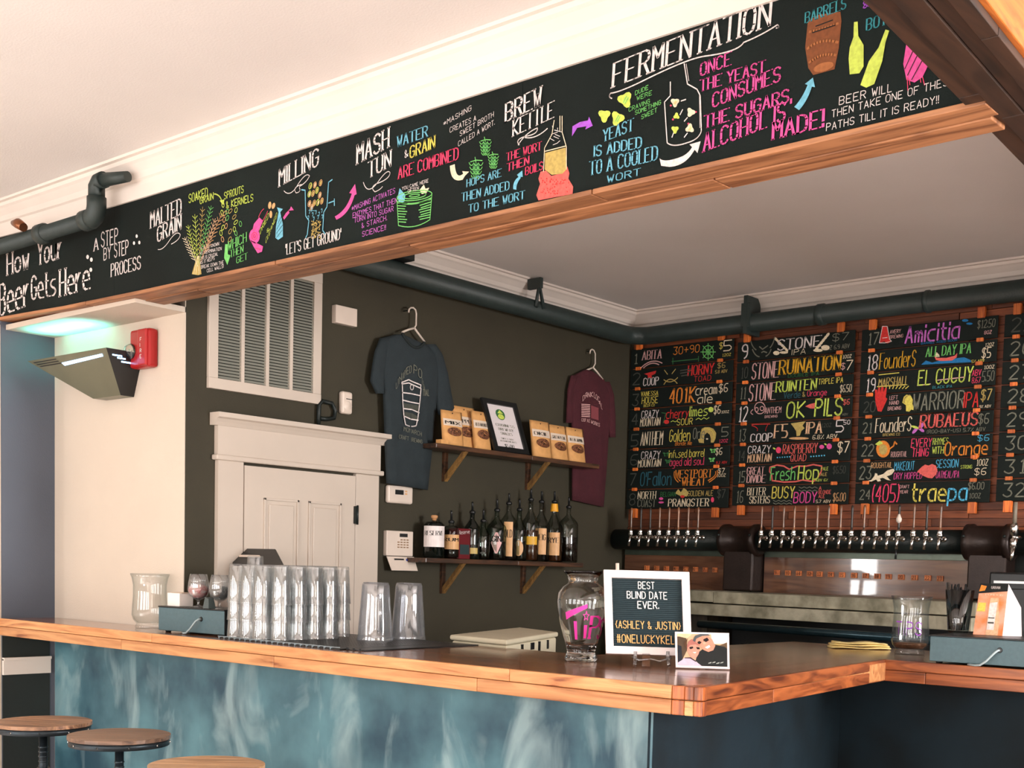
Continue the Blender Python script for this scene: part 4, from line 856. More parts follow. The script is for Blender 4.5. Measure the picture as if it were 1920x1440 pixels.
ht('A', 177,471, 185,468, 22, 'white'); ht('STEP', 191,464, 222,456, 28, 'white', 'plain', .11); ht('BY', 195,488, 208,484, 22, 'white', 'plain', .11); ht('STEP', 215,483, 241,476, 26, 'white', 'plain', .11); ht('PROCESS', 209,519, 264,504, 24, 'white', 'serif', .13)
ht('MALTED', 283,428, 340,402, 30, 'white', wt=.12); ht('GRAIN', 296,454, 340,430, 28, 'white', wt=.15)
hl([bez((297,468),(305,470),(316,455))+bez((316,455),(332,430),(339,440))+bez((339,440),(338,450),(322,458))], 1.4, 'white')
ht('SOAKED', 355,381, 390,368, 16, 'lime', 'plain', .16); ht('GRAIN', 376,383, 401,374, 13, 'lime', 'plain', .16); hl([bez((403,364),(414,365),(417,378))], 2.4, 'lime'); hf([[(412,376),(421,374),(419,385)]], 'lime')
ht('SPROUTS', 421,374, 457,361, 13, 'lime', 'plain', .16); ht('& KERNELS', 425,391, 475,377, 13, 'lime', 'plain', .17)
def ear(x0, y0, x1, y1, c, w_=9, n=13):
    segs = []
    dx, dy = x1-x0, y1-y0; L_ = math.hypot(dx, dy); ux, uy = dx/L_, dy/L_
    for i in range(n):
        t_ = .22+.78*i/n; px, py = x0+dx*t_, y0+dy*t_; s_ = w_*(1-.5*abs(t_-.5))
        for sg in (-1, 1): segs.append([(px, py), (px+ux*s_*.9-uy*s_*sg*.75, py+uy*s_*.9+ux*s_*sg*.75)])
    segs.append([(x0, y0), (x1, y1)]); hl(segs, .9, c)
ear(372,500,366,402,'lime',8,9); ear(372,500,347,445,'cream',8,8); ear(374,495,381,388,'sand',7,9); ear(374,495,397,386,'green',8,11); ear(376,490,418,400,'tan',9,9); ear(378,492,405,410,'peach',8,9); ear(370,500,353,422,'lime',7,9)
hf([[(370,480),(374,480),(378,514),(372,516),(360,514)]], 'sand'); hl([[(364,514),(371,480)],[(368,515),(372,480)],[(374,515),(373,480)]], 1.2, 'cream')
kn = [(419,384),(423,400),(427,397),(433,396),(443,394),(417,399),(421,412),(427,409),(440,407),(443,417),(419,427),(425,424),(452,420),(432,434),(440,430),(415,437),(418,449),(443,437),(432,449)]
for i, (x, y) in enumerate(kn):
    hl([closed(ell(x, y, 2.4, 5, 10, random.uniform(-.2,.7)))], 1.3, ['lime','tan','green','sand','lime'][i % 5])
hf([[(423,458),(428,458),(428,477),(433,479),(427,497),(423,488),(421,484)]], 'lime' and 'green')
ht('WHICH', 429,470, 463,453, 17, 'green', 'serif', .13); ht('THEN', 433,483, 457,473, 13, 'green', 'serif', .13); ht('GET', 444,494, 464,486, 12, 'green', 'serif', .14)
for i, (s, a, b, y) in enumerate((('& ALSO KNOWN',377,411,465),('AS GERMINATION',375,416,474),('THIS IS CRUCIAL',375,409,484),('AS IT HELPS',376,403,492),('BREAK DOWN THE',378,420,500),('CELL WALLS!',389,420,507))):
    ht(s, a, y+4, b, y-5, 6, 'white', 'plain', .16)
# hair dryer, tie
hf([[(487,408),(494,414),(485,436),(474,433),(477,420)], ell(478,443,10,14,16), [(470,450),(480,455),(494,462),(492,472),(484,475),(476,462)]], 'pink')
hl([closed(ell(478,443,5,7)), closed(ell(478,443,2,3)), bez((486,408),(490,396),(496,392)), bez((494,414),(500,404),(503,396)), [(480,466),(490,468)]], 1.4, 'hot')
hf([ell(506,385,3,7,10,.1), ell(513,386,3,6,10,.3), ell(508,402,2.6,7)], 'tan'); ht('DRIED', 488,440, 504,408, 10, 'lime', 'plain', .14); ht('&', 501,437, 507,431, 7, 'lime', 'plain', .16); ht('CLEANED', 499,457, 520,406, 9, 'lime', 'plain', .14)
hf([[(520,389),(531,392),(526,398),(531,420),(531,444),(522,450),(517,446),(518,425),(523,398)]], 'blue'); hl([[(519,446),(530,432)],[(519,438),(531,422)],[(520,430),(530,412)],[(522,420),(529,405)]], 1, 'black')
hf([[(533,412),(543,399),(541,395),(551,394),(546,387),(544,392),(536,400),(531,408)]], 'pink')
# milling
ht('MILLING', 524,350, 597,310, 32, 'white', wt=.12); hl([bez((533,358),(545,372),(560,345))+bez((560,345),(575,322),(581,330))+bez((581,330),(576,342),(562,350)), bez((566,346),(548,352),(556,362))+bez((556,362),(566,360),(562,352))], 1.5, 'white')
hl([[(566,356),(573,357),(574,405),(580,414),(577,440),(574,446)],[(624,337),(617,342),(614,388),(608,398),(606,432),(611,440)],[(617,381),(628,377)],[(628,373),(628,386)]], 2.2, 'blue')
for i, (x, y) in enumerate([(583,349),(591,347),(602,343),(581,364),(588,363),(600,366),(595,357),(581,382),(590,381),(597,380),(604,377),(585,389)]):
    hl([closed(ell(x, y, 2.6, 6, 10, .25))], 1.3, 'tan' if i % 3 else 'lime'); hf([ell(x, y, 1.6, 4.4, 8, .25)], 'peach' if i % 2 else 'sand')
hl([[(578+random.uniform(0,28),392+random.uniform(0,17)), (578+random.uniform(0,28),392+random.uniform(0,17))] for _ in range(1)], 1, 'blue')
hl([bez((x,y),(x+4,y-4),(x+1,y+6),4) for x, y in [(580,395),(586,400),(592,396),(598,399),(603,393),(578,406),(588,408),(596,405),(604,404),(584,391)]], 1.5, 'blue')
hf([ell(586+random.uniform(-1,16), 414+random.uniform(0,33), 1.1, 1.1, 5) for _ in range(110)], 'sand')
ht("'LET'S GET GROUND'", 537,478, 640,449, 20, 'white', 'serif', .14)
hf([[(628,406),(631,412)]+bez((631,412),(655,402),(665,366))+[(669,364),(666,345),(655,362),(660,363)]+bez((660,363),(650,395),(628,406))], 'pink')
# mash tun
ht('MASH', 670,308, 729,276, 36, 'white', wt=.13); ht('TUN', 692,334, 733,312, 30, 'white', wt=.13); hl([bez((682,342),(690,370),(712,338))+bez((712,338),(728,316),(732,324))+bez((732,324),(732,336),(706,345)), bez((706,345),(694,352),(704,360))+bez((704,360),(714,356),(718,350))], 1.6, 'white')
ht('WATER', 746,276, 802,256, 20, 'blue', 'serif', .15); ht('&', 760,297, 766,293, 14, 'white', 'plain', .15); ht('GRAIN', 770,297, 816,277, 22, 'yellow', 'serif', .17); ht('ARE COMBINED', 748,336, 860,299, 22, 'hot', 'serif', .18)
for s, a, y0, b, y1 in (('*MASHING ACTIVATES',660,396,741,362),('ENZYMES THAT THEN',662,409,745,380),('TURN INTO SUGAR',665,418,738,396),('& STARCH.',679,428,726,413),('SCIENCE!!',680,444,724,431)): ht(s, a, y0, b, y1, 9.5, 'violet', 'plain', .15)
hl([closed(ell(778,367,33,9,22,-.12)), closed(ell(778,367,22,5.5,18,-.12)), closed(ell(778,367,10,2.4,14,-.12)), [(745,373),(748,423)],[(811,362),(807,412)], bez((748,423),(778,432),(807,412))]+
   [[(746+.3*i,381+i*5),(764-i%3*2,382+i*5)] for i in range(8)]+[[(786+i%3*2,381+i*4.4),(810-.5*i,374+i*4.8)] for i in range(8)]+[bez((746,378+i*1.5),(776,388+i*1.5),(810,371+i*1.5)) for i in range(2)], 1.7, 'green')
hf([[(750,353),(761,366),(759,378),(750,382),(746,372)]], 'blue'); ht('YOU CAME HERE', 755,357, 804,342, 6, 'white', 'plain', .18); ht('OFTEN?', 766,362, 789,355, 6, 'white', 'plain', .18)
hf([[(787,356),(795,346),(798,354),(805,352),(800,362),(791,364)]], 'cream')
for s, a, y0, b, y1 in (('*MASHING',832,237,884,207),('CREATES A',844,249,893,226),('SWEET BROTH',863,256,926,219),('CALLED A WORT.',860,275,928,234)): ht(s, a, y0, b, y1, 9.5, 'white', 'plain', .13)
def hop(x, y, r, c, rt=0):
    s_ = []
    for j in range(4):
        for i in range(3):
            cx_ = x+(i-1)*r*.55*(1.2-j*.2); cy_ = y-r+j*r*.62; s_.append(bez((cx_-r*.35, cy_), (cx_, cy_+r*.85), (cx_+r*.35, cy_), 5))
    s_ += [[(x, y-r), (x-2, y-r*1.8)], [(x-r*.8, y-r*1.1), (x, y-r*1.35), (x+r*.9, y-r*1.3)]]
    hl(s_, 1.6, c); hf([ell(x, y, r*.55, r*.95, 12)], 'dgreen')
hop(911,277,11,'green'); hop(926,303,10,'green'); hop(893,318,13,'green')
hf([bez((844,311),(845,345),(868,337))+[(872,330),(880,322),(867,321),(869,326)]+bez((866,328),(855,335),(853,308))], 'lime' and 'cream')
ht('HOPS ARE', 876,351, 940,331, 14, 'blue', 'serif', .16); ht('THEN ADDED', 867,378, 955,356, 16, 'blue', 'serif', .17); ht('TO THE WORT', 880,399, 984,373, 15, 'blue', 'serif', .17)
hf([bez((963,355),(962,340),(973,332))+[(970,328),(980,320),(981,332),(977,332)]+bez((977,334),(968,345),(969,356))], 'blue')
# brew kettle
ht('BREW', 949,229, 1015,197, 34, 'white', wt=.14); ht('KETTLE', 963,256, 1038,221, 30, 'white', wt=.14); hl([bez((972,272),(985,250),(1008,240))+bez((1008,240),(1010,252),(985,256))+bez((985,256),(965,262),(974,272)), bez((985,258),(1005,262),(1027,241))], 2, 'white')
ht('THE WORT', 951,302, 1015,281, 15, 'hot', 'serif', .18); ht('THEN', 952,322, 992,308, 15, 'hot', 'serif', .18); ht('BOILS', 986,329, 1018,318, 15, 'hot', 'serif', .18)
hf([[(1023,287),(1061,277),(1063,318),(1055,326),(1035,328),(1022,318)]], 'sand'); hl([[(1040,226),(1036,252),(1022,278),(1020,322)],[(1055,218),(1055,248),(1063,276),(1063,318)],[(1051,218),(1051,246)],[(1022,284),(1061,274)]], 1.8, 'cream')
hl([[(1040+random.uniform(-8,14), 236+i*4), (1041+random.uniform(-8,14), 240+i*4)] for i in range(9)], 1.1, 'white')
hf([[(1014,322),(1024,320),(1034,330),(1050,326),(1058,322),(1064,312),(1068,325),(1066,335),(1075,350),(1074,364),(1040,370),(1010,376),(1006,366),(1013,345),(1010,335)]], 'coral')
hf([ell(1012+random.uniform(0,56), 334+random.uniform(0,30), 1, 1.6, 5) for _ in range(60)], 'red')
hf([[(1073,256),(1074,237),(1088,229),(1103,226),(1105,219),(1112,236),(1098,243),(1100,237),(1083,240)]], 'purple')
def blob(x, y, r, c, c2):
    p = [(x+r*(1+.28*math.sin(3*t_+x))*math.cos(t_), y+r*(1.1+.28*math.sin(3*t_+x))*math.sin(t_)) for t_ in [2*math.pi*i/18 for i in range(18)]]
    hf([p], c); hl([[(x-r*.3, y+r*.5), (x+r*.2, y-r*.5)], [(x, y+r*.6), (x+r*.5, y-r*.3)]], r*.16, c2)
blob(1173,187,12,'lime','green'); blob(1134,217,10,'lime','green'); blob(1158,222,11,'lime','green')
for s, a, y0, b, y1 in (('DUDE',1192,179,1216,168),('WERE',1195,189,1223,178),('CRAVING',1180,210,1219,194),('SOMETHING',1192,216,1240,196),('SWEET',1203,224,1232,210)): ht(s, a, y0, b, y1, 8, 'green', 'plain', .17)
# fermentation
ht('FERMENTATION', 1149,164, 1443,48, 46, 'white', 'serif', .11, slant=.05); ht('FERMENTATION', 1151,163, 1445,47, 46, 'white', 'serif', .035, slant=.05)
hl([bez((1148,185),(1140,182),(1146,175))+bez((1146,175),(1160,174),(1200,155))+bez((1200,155),(1285,112),(1320,106))+bez((1320,106),(1385,98),(1395,80))+bez((1395,80),(1430,66),(1458,47))+bez((1458,47),(1464,52),(1456,53))], 2.4, 'white')
ht('YEAST', 1132,266, 1187,245, 22, 'blue', 'serif', .16); ht('IS ADDED', 1115,294, 1203,277, 20, 'blue', 'serif', .16); ht('TO A COOLED', 1107,329, 1233,300, 26, 'blue', 'serif', .16); ht('WORT', 1140,343, 1201,329, 13, 'blue', 'serif', .18)
hl([[(1258,154),(1258,180),(1247,192),(1252,268)]+bez((1252,268),(1262,278),(1290,268))+bez((1290,268),(1312,262),(1316,246))+[(1316,240),(1314,180),(1308,168),(1290,158),(1284,120)]], 2.2, 'white'); hl([[(1287,120),(1292,152)],[(1312,175),(1313,240)]], 1.2, 'white')
for x, y, r in ((1266,192,7),(1269,218,5),(1296,211,7),(1266,243,6),(1294,241,7)): blob(x, y, r, 'cream' if r > 6 else 'lime', 'yellow')
hl([[(1278,190),(1287,187)],[(1276,216),(1281,206)],[(1284,228),(1290,221)],[(1261,258),(1264,250)],[(1284,258),(1290,250)]], 2.2, 'white'); hf([ell(x, y, 2, 2, 6) for x, y in ((1258,198),(1262,224),(1305,210),(1291,232))], 'hot')
hf([bez((1237,297),(1245,306),(1275,295))+bez((1275,295),(1290,290),(1298,276))+[(1293,271),(1314,265),(1308,287),(1303,281)]+bez((1302,282),(1285,312),(1255,313))+[(1240,311)]], 'white')
for s, a, y0, b, y1, h_ in (('ONCE',1314,143,1370,122,24),('THE YEAST',1314,172,1434,136,22),('CONSUMES',1337,202,1463,152,27),('THE SUGARS,',1322,241,1484,190,24),('ALCOHOL IS',1320,285,1472,226,34),('MADE!',1450,262,1544,238,32)): ht(s, a, y0, b, y1, h_, 'pink', 'serif', .17)
hf([[(1490,201),(1499,207)]+bez((1499,207),(1515,190),(1523,163))+[(1529,164),(1525,146),(1510,158),(1515,160)]+bez((1515,160),(1505,185),(1490,201))], 'blue')
ht('BARRELS', 1510,44, 1586,16, 20, 'teal', 'serif', .16)
hf([[(1515,40),(1535,28),(1576,22),(1578,40),(1573,90),(1565,130),(1525,141),(1516,128),(1510,90)]], 'brown'); hl([bez((1518,60),(1545,55),(1572,44)),bez((1514,92),(1540,70),(1572,80)),bez((1518,118),(1540,98),(1568,104))], 4.5, 'lbrown'); hl([[(1530,50),(1562,38)],[(1524,62),(1566,48)]], 2, 'black'); hf([ell(1545,126,20,8,14,-.3)], 'lbrown')
hf([[(1602,42),(1609,41),(1610,68),(1620,85),(1620,125),(1612,138),(1594,140),(1592,110),(1594,90),(1601,70)], [(1661,56),(1668,58),(1661,80),(1655,115),(1640,158),(1625,165),(1614,160),(1630,115),(1648,90)]], 'lime')
hl([[(1597,130),(1612,92)],[(1602,136),(1617,100)],[(1597,115),(1610,84)],[(1609,136),(1618,116)],[(1623,156),(1640,118)],[(1630,160),(1648,112)],[(1636,154),(1652,105)]], 2, 'dgreen')
ht('BOTTLES', 1625,58, 1716,28, 22, 'teal', 'serif', .16); ht('&', 1619,17, 1629,12, 14, 'purple', 'plain', .18)
hf([[(1700,80),(1716,84),(1742,120),(1730,145),(1715,155),(1700,150),(1694,120)]], 'pink'); hl([[(1697,130),(1715,90)],[(1702,142),(1725,95)],[(1710,150),(1733,108)]], 1.6, 'black'); hl([[(1702,146),(1703,170)],[(1706,150),(1707,160)],[(1730,144),(1734,160)],[(1726,147),(1727,155)]], 1.5, 'hot')
for s, a, y0, b, y1, h_ in (('BEER WILL',1574,197,1672,172,15),('THEN TAKE ONE OF THESE',1560,221,1790,157,14),('PATHS TILL IT IS READY!!',1550,246,1760,194,14)): ht(s, a, y0, b, y1, h_, 'white', 'plain', .13)
# the header sags a little in mid span: bend its boards, planks and moulding
SAG = [(-9.5,.015),(-6.33,.015),(-6.18,.013),(-5.56,-.004),(-4.9,-.011),(-4.1,-.0135),(-3.4,-.0145),(-2.6,-.013),(-1.9,-.009),(-1.1,-.003)]
def sag(x):
    for (a, u), (b, v) in zip(SAG[:-1], SAG[1:]):
        if a <= x <= b: return u+(v-u)*(x-a)/(b-a)
    return 0
def bend(o):
    bmesh = __import__('bmesh'); bm = bmesh.new(); bm.from_mesh(o.data); off = wloc(o)
    for x in [-6.18, -5.87, -5.56, -5.23, -4.9, -4.5, -4.1, -3.75, -3.4, -3.0, -2.6, -2.25, -1.9, -1.5]:
        bmesh.ops.bisect_plane(bm, geom=bm.verts[:]+bm.edges[:]+bm.faces[:], plane_co=(x-off.x, 0, 0), plane_no=(1, 0, 0))
    for v in bm.verts:
        z = v.co.z+off.z; v.co.z += sag(v.co.x+off.x)*max(0, min(1, (ZC-z)/(ZC-ZT)))
    bm.to_mesh(o.data); bm.free()
for o in list(hd.children)+[c for c in cb.children if c.name.startswith('board_panel')]+[o for o in COL.objects if o.name == 'trim_4']: bend(o)
# ================================================================== LEFT WALL: shelves, snacks, sign, shirts, bottles
M_shf = wood('shelf_dark_wood', (96,62,40), (52,36,26), 'Y', .45, .2, 1.4, .25, dark=(34,24,20))
M_bk = wood('bracket_wood', (150,112,60), (104,74,42), 'Z', .5, 0, 2, .2)
def shelf(label, z, y0, y1, x0, x1, bys, dz):
    t = thing('wall_shelf', label, 'shelf', (XL, (y0+y1)/2, z), group='rough wooden wall shelves')
    ym = y0+(y1-y0)*.55
    obj('shelf_plank', MB().box((x0, y0, z-.026), (x1, ym, z)), M_shf, t, bevel=.004)
    obj('shelf_plank', MB().box((x0, ym+.002, z-.027), (x1-.004, y1, z)), M_shf, t, bevel=.004)
    for y in bys:
        obj('bracket_leg', MB().box((XL, y-.014, z-.026-dz), (XL+.02, y+.014, z-.026)), M_shf, t)
        obj('bracket_brace', fixm(MB().add([(XL+.02,y-.013,z-.026-dz),(XL+.02,y-.013,z-.026-dz+.035),(x1-.03,y-.013,z-.026),(x1-.005,y-.013,z-.026),(XL+.02,y+.013,z-.026-dz),(XL+.02,y+.013,z-.026-dz+.035),(x1-.03,y+.013,z-.026),(x1-.005,y+.013,z-.026)],
            [(0,3,2,1),(4,5,6,7),(0,1,5,4),(1,2,6,5),(2,3,7,6),(3,0,4,7)])), M_bk, t)
    return t
def fixm(mb): return mb
shelf('upper dark wooden shelf holding snack bags and a framed sign', 2.052, 4.66, 6.08, -4.965, -4.815, (4.90, 5.60), .16)
shelf('lower dark wooden shelf holding the row of liquor bottles', 1.434, 4.60, 5.95, -4.985, -4.815, (4.90, 5.58), .17)
M_kraft = paint('kraft_paper', (222,164,100), .7, .12, 30, .2, 80); M_lab = paint('bag_label', (226,206,186), .6, .05, 20, 0)
M_nut = paint('nuts', (150,96,66), .4, .5, 110, .3, 60, c2=(44,24,18))
def bag(px0, px1, pyt, label, txt, xb, seethrough=1, tilt=.0, lean=.03):
    zb = 2.053; y0 = at(px0, 840, 'X', xb).y; y1 = at(px1, 840, 'X', xb).y; zt_ = at((px0+px1)/2, pyt, 'X', xb).z; H = zt_-zb; W = y1-y0
    t = thing('snack_bag', label, 'snack bag', (xb, (y0+y1)/2, zb), group='kraft paper snack bags on the upper shelf')
    N_ = 8; R_ = []
    for j in range(9):
        v = j/8; d = .030*(1-v)**.8*(1 if v < .95 else .2)+.0025; xc = xb-lean*v
        f_ = [(xc+d*math.sin(math.pi*min(1, max(0, i/N_)))**.6 if 0 < i < N_ else xc, y0+W*i/N_, zb+H*v) for i in range(N_+1)]
        b_ = [(xc-d*.7*math.sin(math.pi*i/N_), y0+W*i/N_, zb+H*v) for i in range(N_-1, 0, -1)]
        R_.append(f_+b_)
    obj('pouch', MB().rings(R_), M_kraft, t)
    def fp(u, v, o=.002): 
        d = .030*(1-v)**.8+.0025; return (xb-lean*v+d*math.sin(math.pi*u)**.6+o if 0 < u < 1 else xb-lean*v+o, y0+W*u, zb+H*v)
    mb = MB(); g = [[fp(.06+.88*i/6, .56+.2*j/2) for i in range(7)] for j in range(3)]
    for j in range(2):
        for i in range(6): mb.add([g[j][i], g[j][i+1], g[j+1][i+1], g[j+1][i]], [(0,1,2,3)])
    obj('label_band', mb, M_lab, t)
    mb = MB(); letters(mb, txt, 1, 1, lambda u, v: fp(.12+.7*min(max(u,0),1), .61+.085*v, .0035), 'serif', .2); obj('lettering', mb, chalk('black'), t)
    mb = MB(); cp = [fp(.5+.33*math.cos(a), .40+.125*math.sin(a), .004) for a in [2*math.pi*i/20 for i in range(20)]]; mb.add(cp, [tuple(range(20))]); obj('window', mb, M_nut, t)
    obj('hang_hole', MB().lathe([(0,.002),(.004,.002)], (fp(.5,.93)[0], fp(.5,.93)[1], fp(.5,.93)[2]), 8, 'X'), chalk('black'), t)
    return t
bag(850,895,762,'tall kraft snack bag, middle of the left trio','PEPPER',-4.925)
bag(829,869,770,'kraft snack bag at the left end of the upper shelf, dark tag on label','MIX',-4.865, lean=.02)
bag(888,921,771,'kraft snack bag directly left of the framed sign','RED WALNUTS',-4.885)
bag(998,1035,789,'kraft snack bag directly right of the framed sign','OKIE',-4.880)
bag(1033,1066,797,'kraft snack bag in the middle of the right trio','GREEN PECAN',-4.90)
bag(1065,1099,802,'kraft snack bag at the right end of the upper shelf','BEEN JAMMIN',-4.905)
t = thing('framed_sign', 'black framed white price sign with green emblem on the upper shelf', 'sign', (-4.93, 5.2, 2.053))
PSg = [at(932,836,'X',-4.86), at(991,848,'X',-4.86), at(991,753,'X',-4.93), at(920,741,'X',-4.93)]
for p in PSg[:2]: p.z = 2.054
PSg[2].z = PSg[3].z = (PSg[2].z+PSg[3].z)/2; PSg[2].y = PSg[1].y; PSg[3].y = PSg[0].y
PSg = [Vector((-4.855, 5.15, 2.054)), Vector((-4.855, 5.445, 2.054)), Vector((-4.935, 5.405, 2.352)), Vector((-4.935, 5.11, 2.352))]
O_, A_, B_ = PSg[0], PSg[1]-PSg[0], PSg[3]-PSg[0]; nn_ = A_.cross(B_).normalized()
def sg(u, v, o=0): return O_+A_*u+B_*v+nn_*o
def slabp(u0, u1, v0, v1, o0, o1):
    return MB().hexa([sg(u0,v0,o0), sg(u1,v0,o0), sg(u1,v0,o1), sg(u0,v0,o1), sg(u0,v1,o0), sg(u1,v1,o0), sg(u1,v1,o1), sg(u0,v1,o1)])
for a in ((0,1,0,.09),(0,1,.91,1),(0,.11,.09,.91),(.89,1,.09,.91)): obj('frame_rail', slabp(*a, 0, .016), M_black, t)
obj('paper', slabp(.10,.90,.08,.92,.002,.005), paint('sign_paper', (224,214,214), .5, .03, 20, 0), t)
def sgt(s, u0, u1, v, h, c='grey'):
    mb = MB(); letters(mb, s, 1, 1, lambda a, b: sg(u0+(u1-u0)*a, v+h*b, .0065), 'serif', .2); obj('lettering', mb, chalk(c), t)
sgt('CRAVINESS', .25,.78,.50,.05); sgt('BREWERY', .3,.72,.42,.05); sgt('SNACKS', .33,.66,.34,.05); sgt('SWEET HOT', .3,.66,.25,.03); sgt('ASSORTMENTS', .26,.72,.20,.03); sgt('$5.00', .36,.62,.10,.06,'dgrey')
obj('emblem', MB().add([sg(.46+.13*math.cos(a), .74+.105*math.sin(a)*(1.1 if math.sin(a) < 0 else .9), .0068) for a in [2*math.pi*i/14 for i in range(14)]], [tuple(range(14))]), chalk('dgreen'), t)
obj('emblem_detail', MB().add([sg(.46+.09*math.cos(a), .69+.05*math.sin(a), .0074) for a in [2*math.pi*i/10 for i in range(10)]], [tuple(range(10))]).add([sg(.46,.82,.0074), sg(.38,.75,.0074), sg(.54,.75,.0074)], [(0,1,2)]), chalk('lime'), t)
obj('shelf_block', MB().box((-4.86, 4.70, 2.053), (-4.82, 4.755, 2.075)), M_kraft, thing('wood_block', 'small pale wooden offcut at the left end of the upper shelf', 'block', (-4.84, 4.72, 2.053)))
# shirts on hangers
def shirt(name, label, body, sl_l, sl_r, mat, th, hang, X0):
    c = at(body[0][1], body[0][0], 'X', X0); t = thing('t_shirt', label, 't-shirt', (XL, c.y, c.z), group='t-shirts hung on the olive wall')
    def rows(R, thick, fold, tag_):
        rg = []; n = 22
        dense = []
        for i in range(len(R)-1):
            for k in range(3): q = k/3; dense.append(tuple(R[i][j]*(1-q)+R[i+1][j]*q for j in range(len(R[i]))))
        dense.append(R[-1])
        for (y_, xl, xr, *rest) in dense:
            yl = rest[0] if rest else y_      # right hand pixel height may differ
            A = at(xl, y_, 'X', X0); B = at(xr, yl, 'X', X0); ring = []
            for k in range(n):
                a = 2*math.pi*k/n; u = .5-.5*math.cos(a); v = math.sin(a)
                p = A.lerp(B, u); fl = fold*math.sin(u*19+p.z*3)*max(0, min(1, (c.z-p.z)*2))
                d = (abs(v)**.7)*thick
                ring.append((X0+(d+fl*(v > .2) if v > 0 else -d*.35), p.y, p.z))
            rg.append(ring)
        mb = MB().rings(rg); return fix(obj(tag_, mb, mat, t))
    rows(body, th, .007, 'body'); rows(sl_l, th*.7, .004, 'sleeve'); rows(sl_r, th*.7, .004, 'sleeve')
    return t, rows
M_sh1 = paint('shirt_charcoal_green', (36,46,50), .9, .15, 12, .4, 220); M_sh2 = paint('shirt_maroon', (70,20,30), .9, .15, 12, .4, 220)
X1 = -4.955
t1, rw = shirt('t_shirt', 'charcoal t-shirt with drawn beer can print on a white hanger', 
    [(627,740,762,633),(634,715,800,648),(655,712,820,668),(690,714,822,705),(740,718,818,745),(800,720,812,800),(860,722,808,860),(906,724,802,919)],
    [(634,712,740),(660,702,726),(690,697,722),(714,694,718),(738,705,718)], [(646,796,815),(665,806,828),(700,814,838),(735,816,844),(765,818,850),(778,822,842)], M_sh1, .035, 1, X1)
PS1 = Plane('X', X1+.038, (1,0,0))
def neck(t, pts, mat):
    q = [at(x, y, 'X', X1+.036) for x, y in pts]; obj('neckband', MB().tube(q, .008, 8), mat, t)
neck(t1, bez((754,625),(778,668),(796,642)), paint('neck_dark', (26,34,34), .9, .1))
def pt(*a, **k): PS1.text(t1, *a, **k)
for s, x0, y0, x1, y1, h in (('UN',742,731,752,712,13),('TAPP',752,716,762,702,13),('ED',762,702,771,698,13),('PO',775,700,790,710,16),('TEN',790,716,796,735,10),('TIAL',792,742,804,742,12)): pt(s, x0, y0, x1, y1, h, 'grey', 'plain', .12)
PS1.line(t1, [[(753,717),(766,712),(774,716),(789,722),(788,728),(766,718),(753,720),(753,717)],[(789,728),(787,752),(783,785),(780,798)],[(754,722),(755,756),(757,780),(760,796)],bez((760,796),(770,802),(780,798)),
    [(754,736),(770,738),(788,742)],[(754,750),(770,754),(786,757)],[(756,766),(772,768),(786,774)],[(757,780),(770,786),(784,788)],closed(ell(772,726,3,5))], 2.2, 'white', 'print_drawing')
PS1.fill(t1, [[(755,756),(770,758),(785,760),(783,770),(757,766)],[(757,772),(772,775),(782,780),(781,790),(759,780)]], 'dgrey', 'print_drawing')
pt('MONARCH', 757,808, 790,818, 8, 'grey', 'plain', .14); pt('CRAFT BREWING', 748,822, 791,832, 7, 'grey', 'plain', .14)
X1 = -4.972
t2, rw = shirt('t_shirt', 'maroon t-shirt with pale print on a white hanger near the corner',
    [(693,1095,1110,697),(702,1078,1132,712),(730,1068,1144,736),(770,1070,1144,775),(820,1072,1140,826),(880,1072,1137,886),(938,1072,1132,951)],
    [(704,1070,1082),(730,1064,1076),(765,1062,1074),(793,1061,1074)], [(716,1130,1142),(740,1138,1150),(780,1139,1153),(820,1142,1153)], M_sh2, .022, 1, X1)
PS2 = Plane('X', X1+.026, (1,0,0))
for s, x0, y0, x1, y1, h in (('DR',1092,752,1100,744,9),('INK',1100,745,1111,744,9),('LOC',1113,745,1123,754,9),('AL',1123,757,1129,768,8)): PS2.text(t2, s, x0, y0, x1, y1, h, 'rose', 'plain', .17)
PS2.line(t2, [[(1090,758+i*3.2),(1106,759+i*3.2)] for i in range(8)], 1.5, 'rose', 'print_drawing'); PS2.fill(t2, [[(1108,760),(1122,765),(1122,788),(1108,784)]], paint('print_dim', (130,60,66), .9, .1), 'print_drawing')
PS2.text(t2, 'COOP ALE', 1090,790, 1106,792, 6, 'rose', 'plain', .2); PS2.text(t2, 'WORKS', 1108,794, 1124,800, 6, 'rose', 'plain', .2)
def hanger(label, hook, arms, r_, X):
    P = [at(x, y, 'X', X) for x, y in hook]; t = thing('coat_hanger', label, 'hanger', tuple(P[-1]), group='white plastic hangers')
    obj('hook', MB().tube(P, r_, 10), M_white, t)
    for a in arms: obj('arm', MB().tube([at(x, y, 'X', X) for x, y in a], r_*1.25, 10), M_white, t)
    obj('wall_nail', MB().tube([(XL, P[2].y, P[2].z-.012), (X+.012, P[2].y, P[2].z-.012)], .003, 6), M_iron, t)
hanger('white plastic hanger holding the charcoal t-shirt', [(766,586),(767,580),(770,577),(775,577),(779,581),(780.5,588),(780,610),(777,615)], [[(777,615),(766,618),(754,623)],[(777,615),(784,625),(796,641)]], .0045, -4.945)
hanger('white plastic hanger holding the maroon t-shirt', [(1106,663),(1107,657),(1110,655),(1113.5,657),(1116,663),(1116,682),(1112,689)], [[(1112,689),(1100,694)],[(1112,689),(1120,698),(1130,711)]], .0042, -4.96)
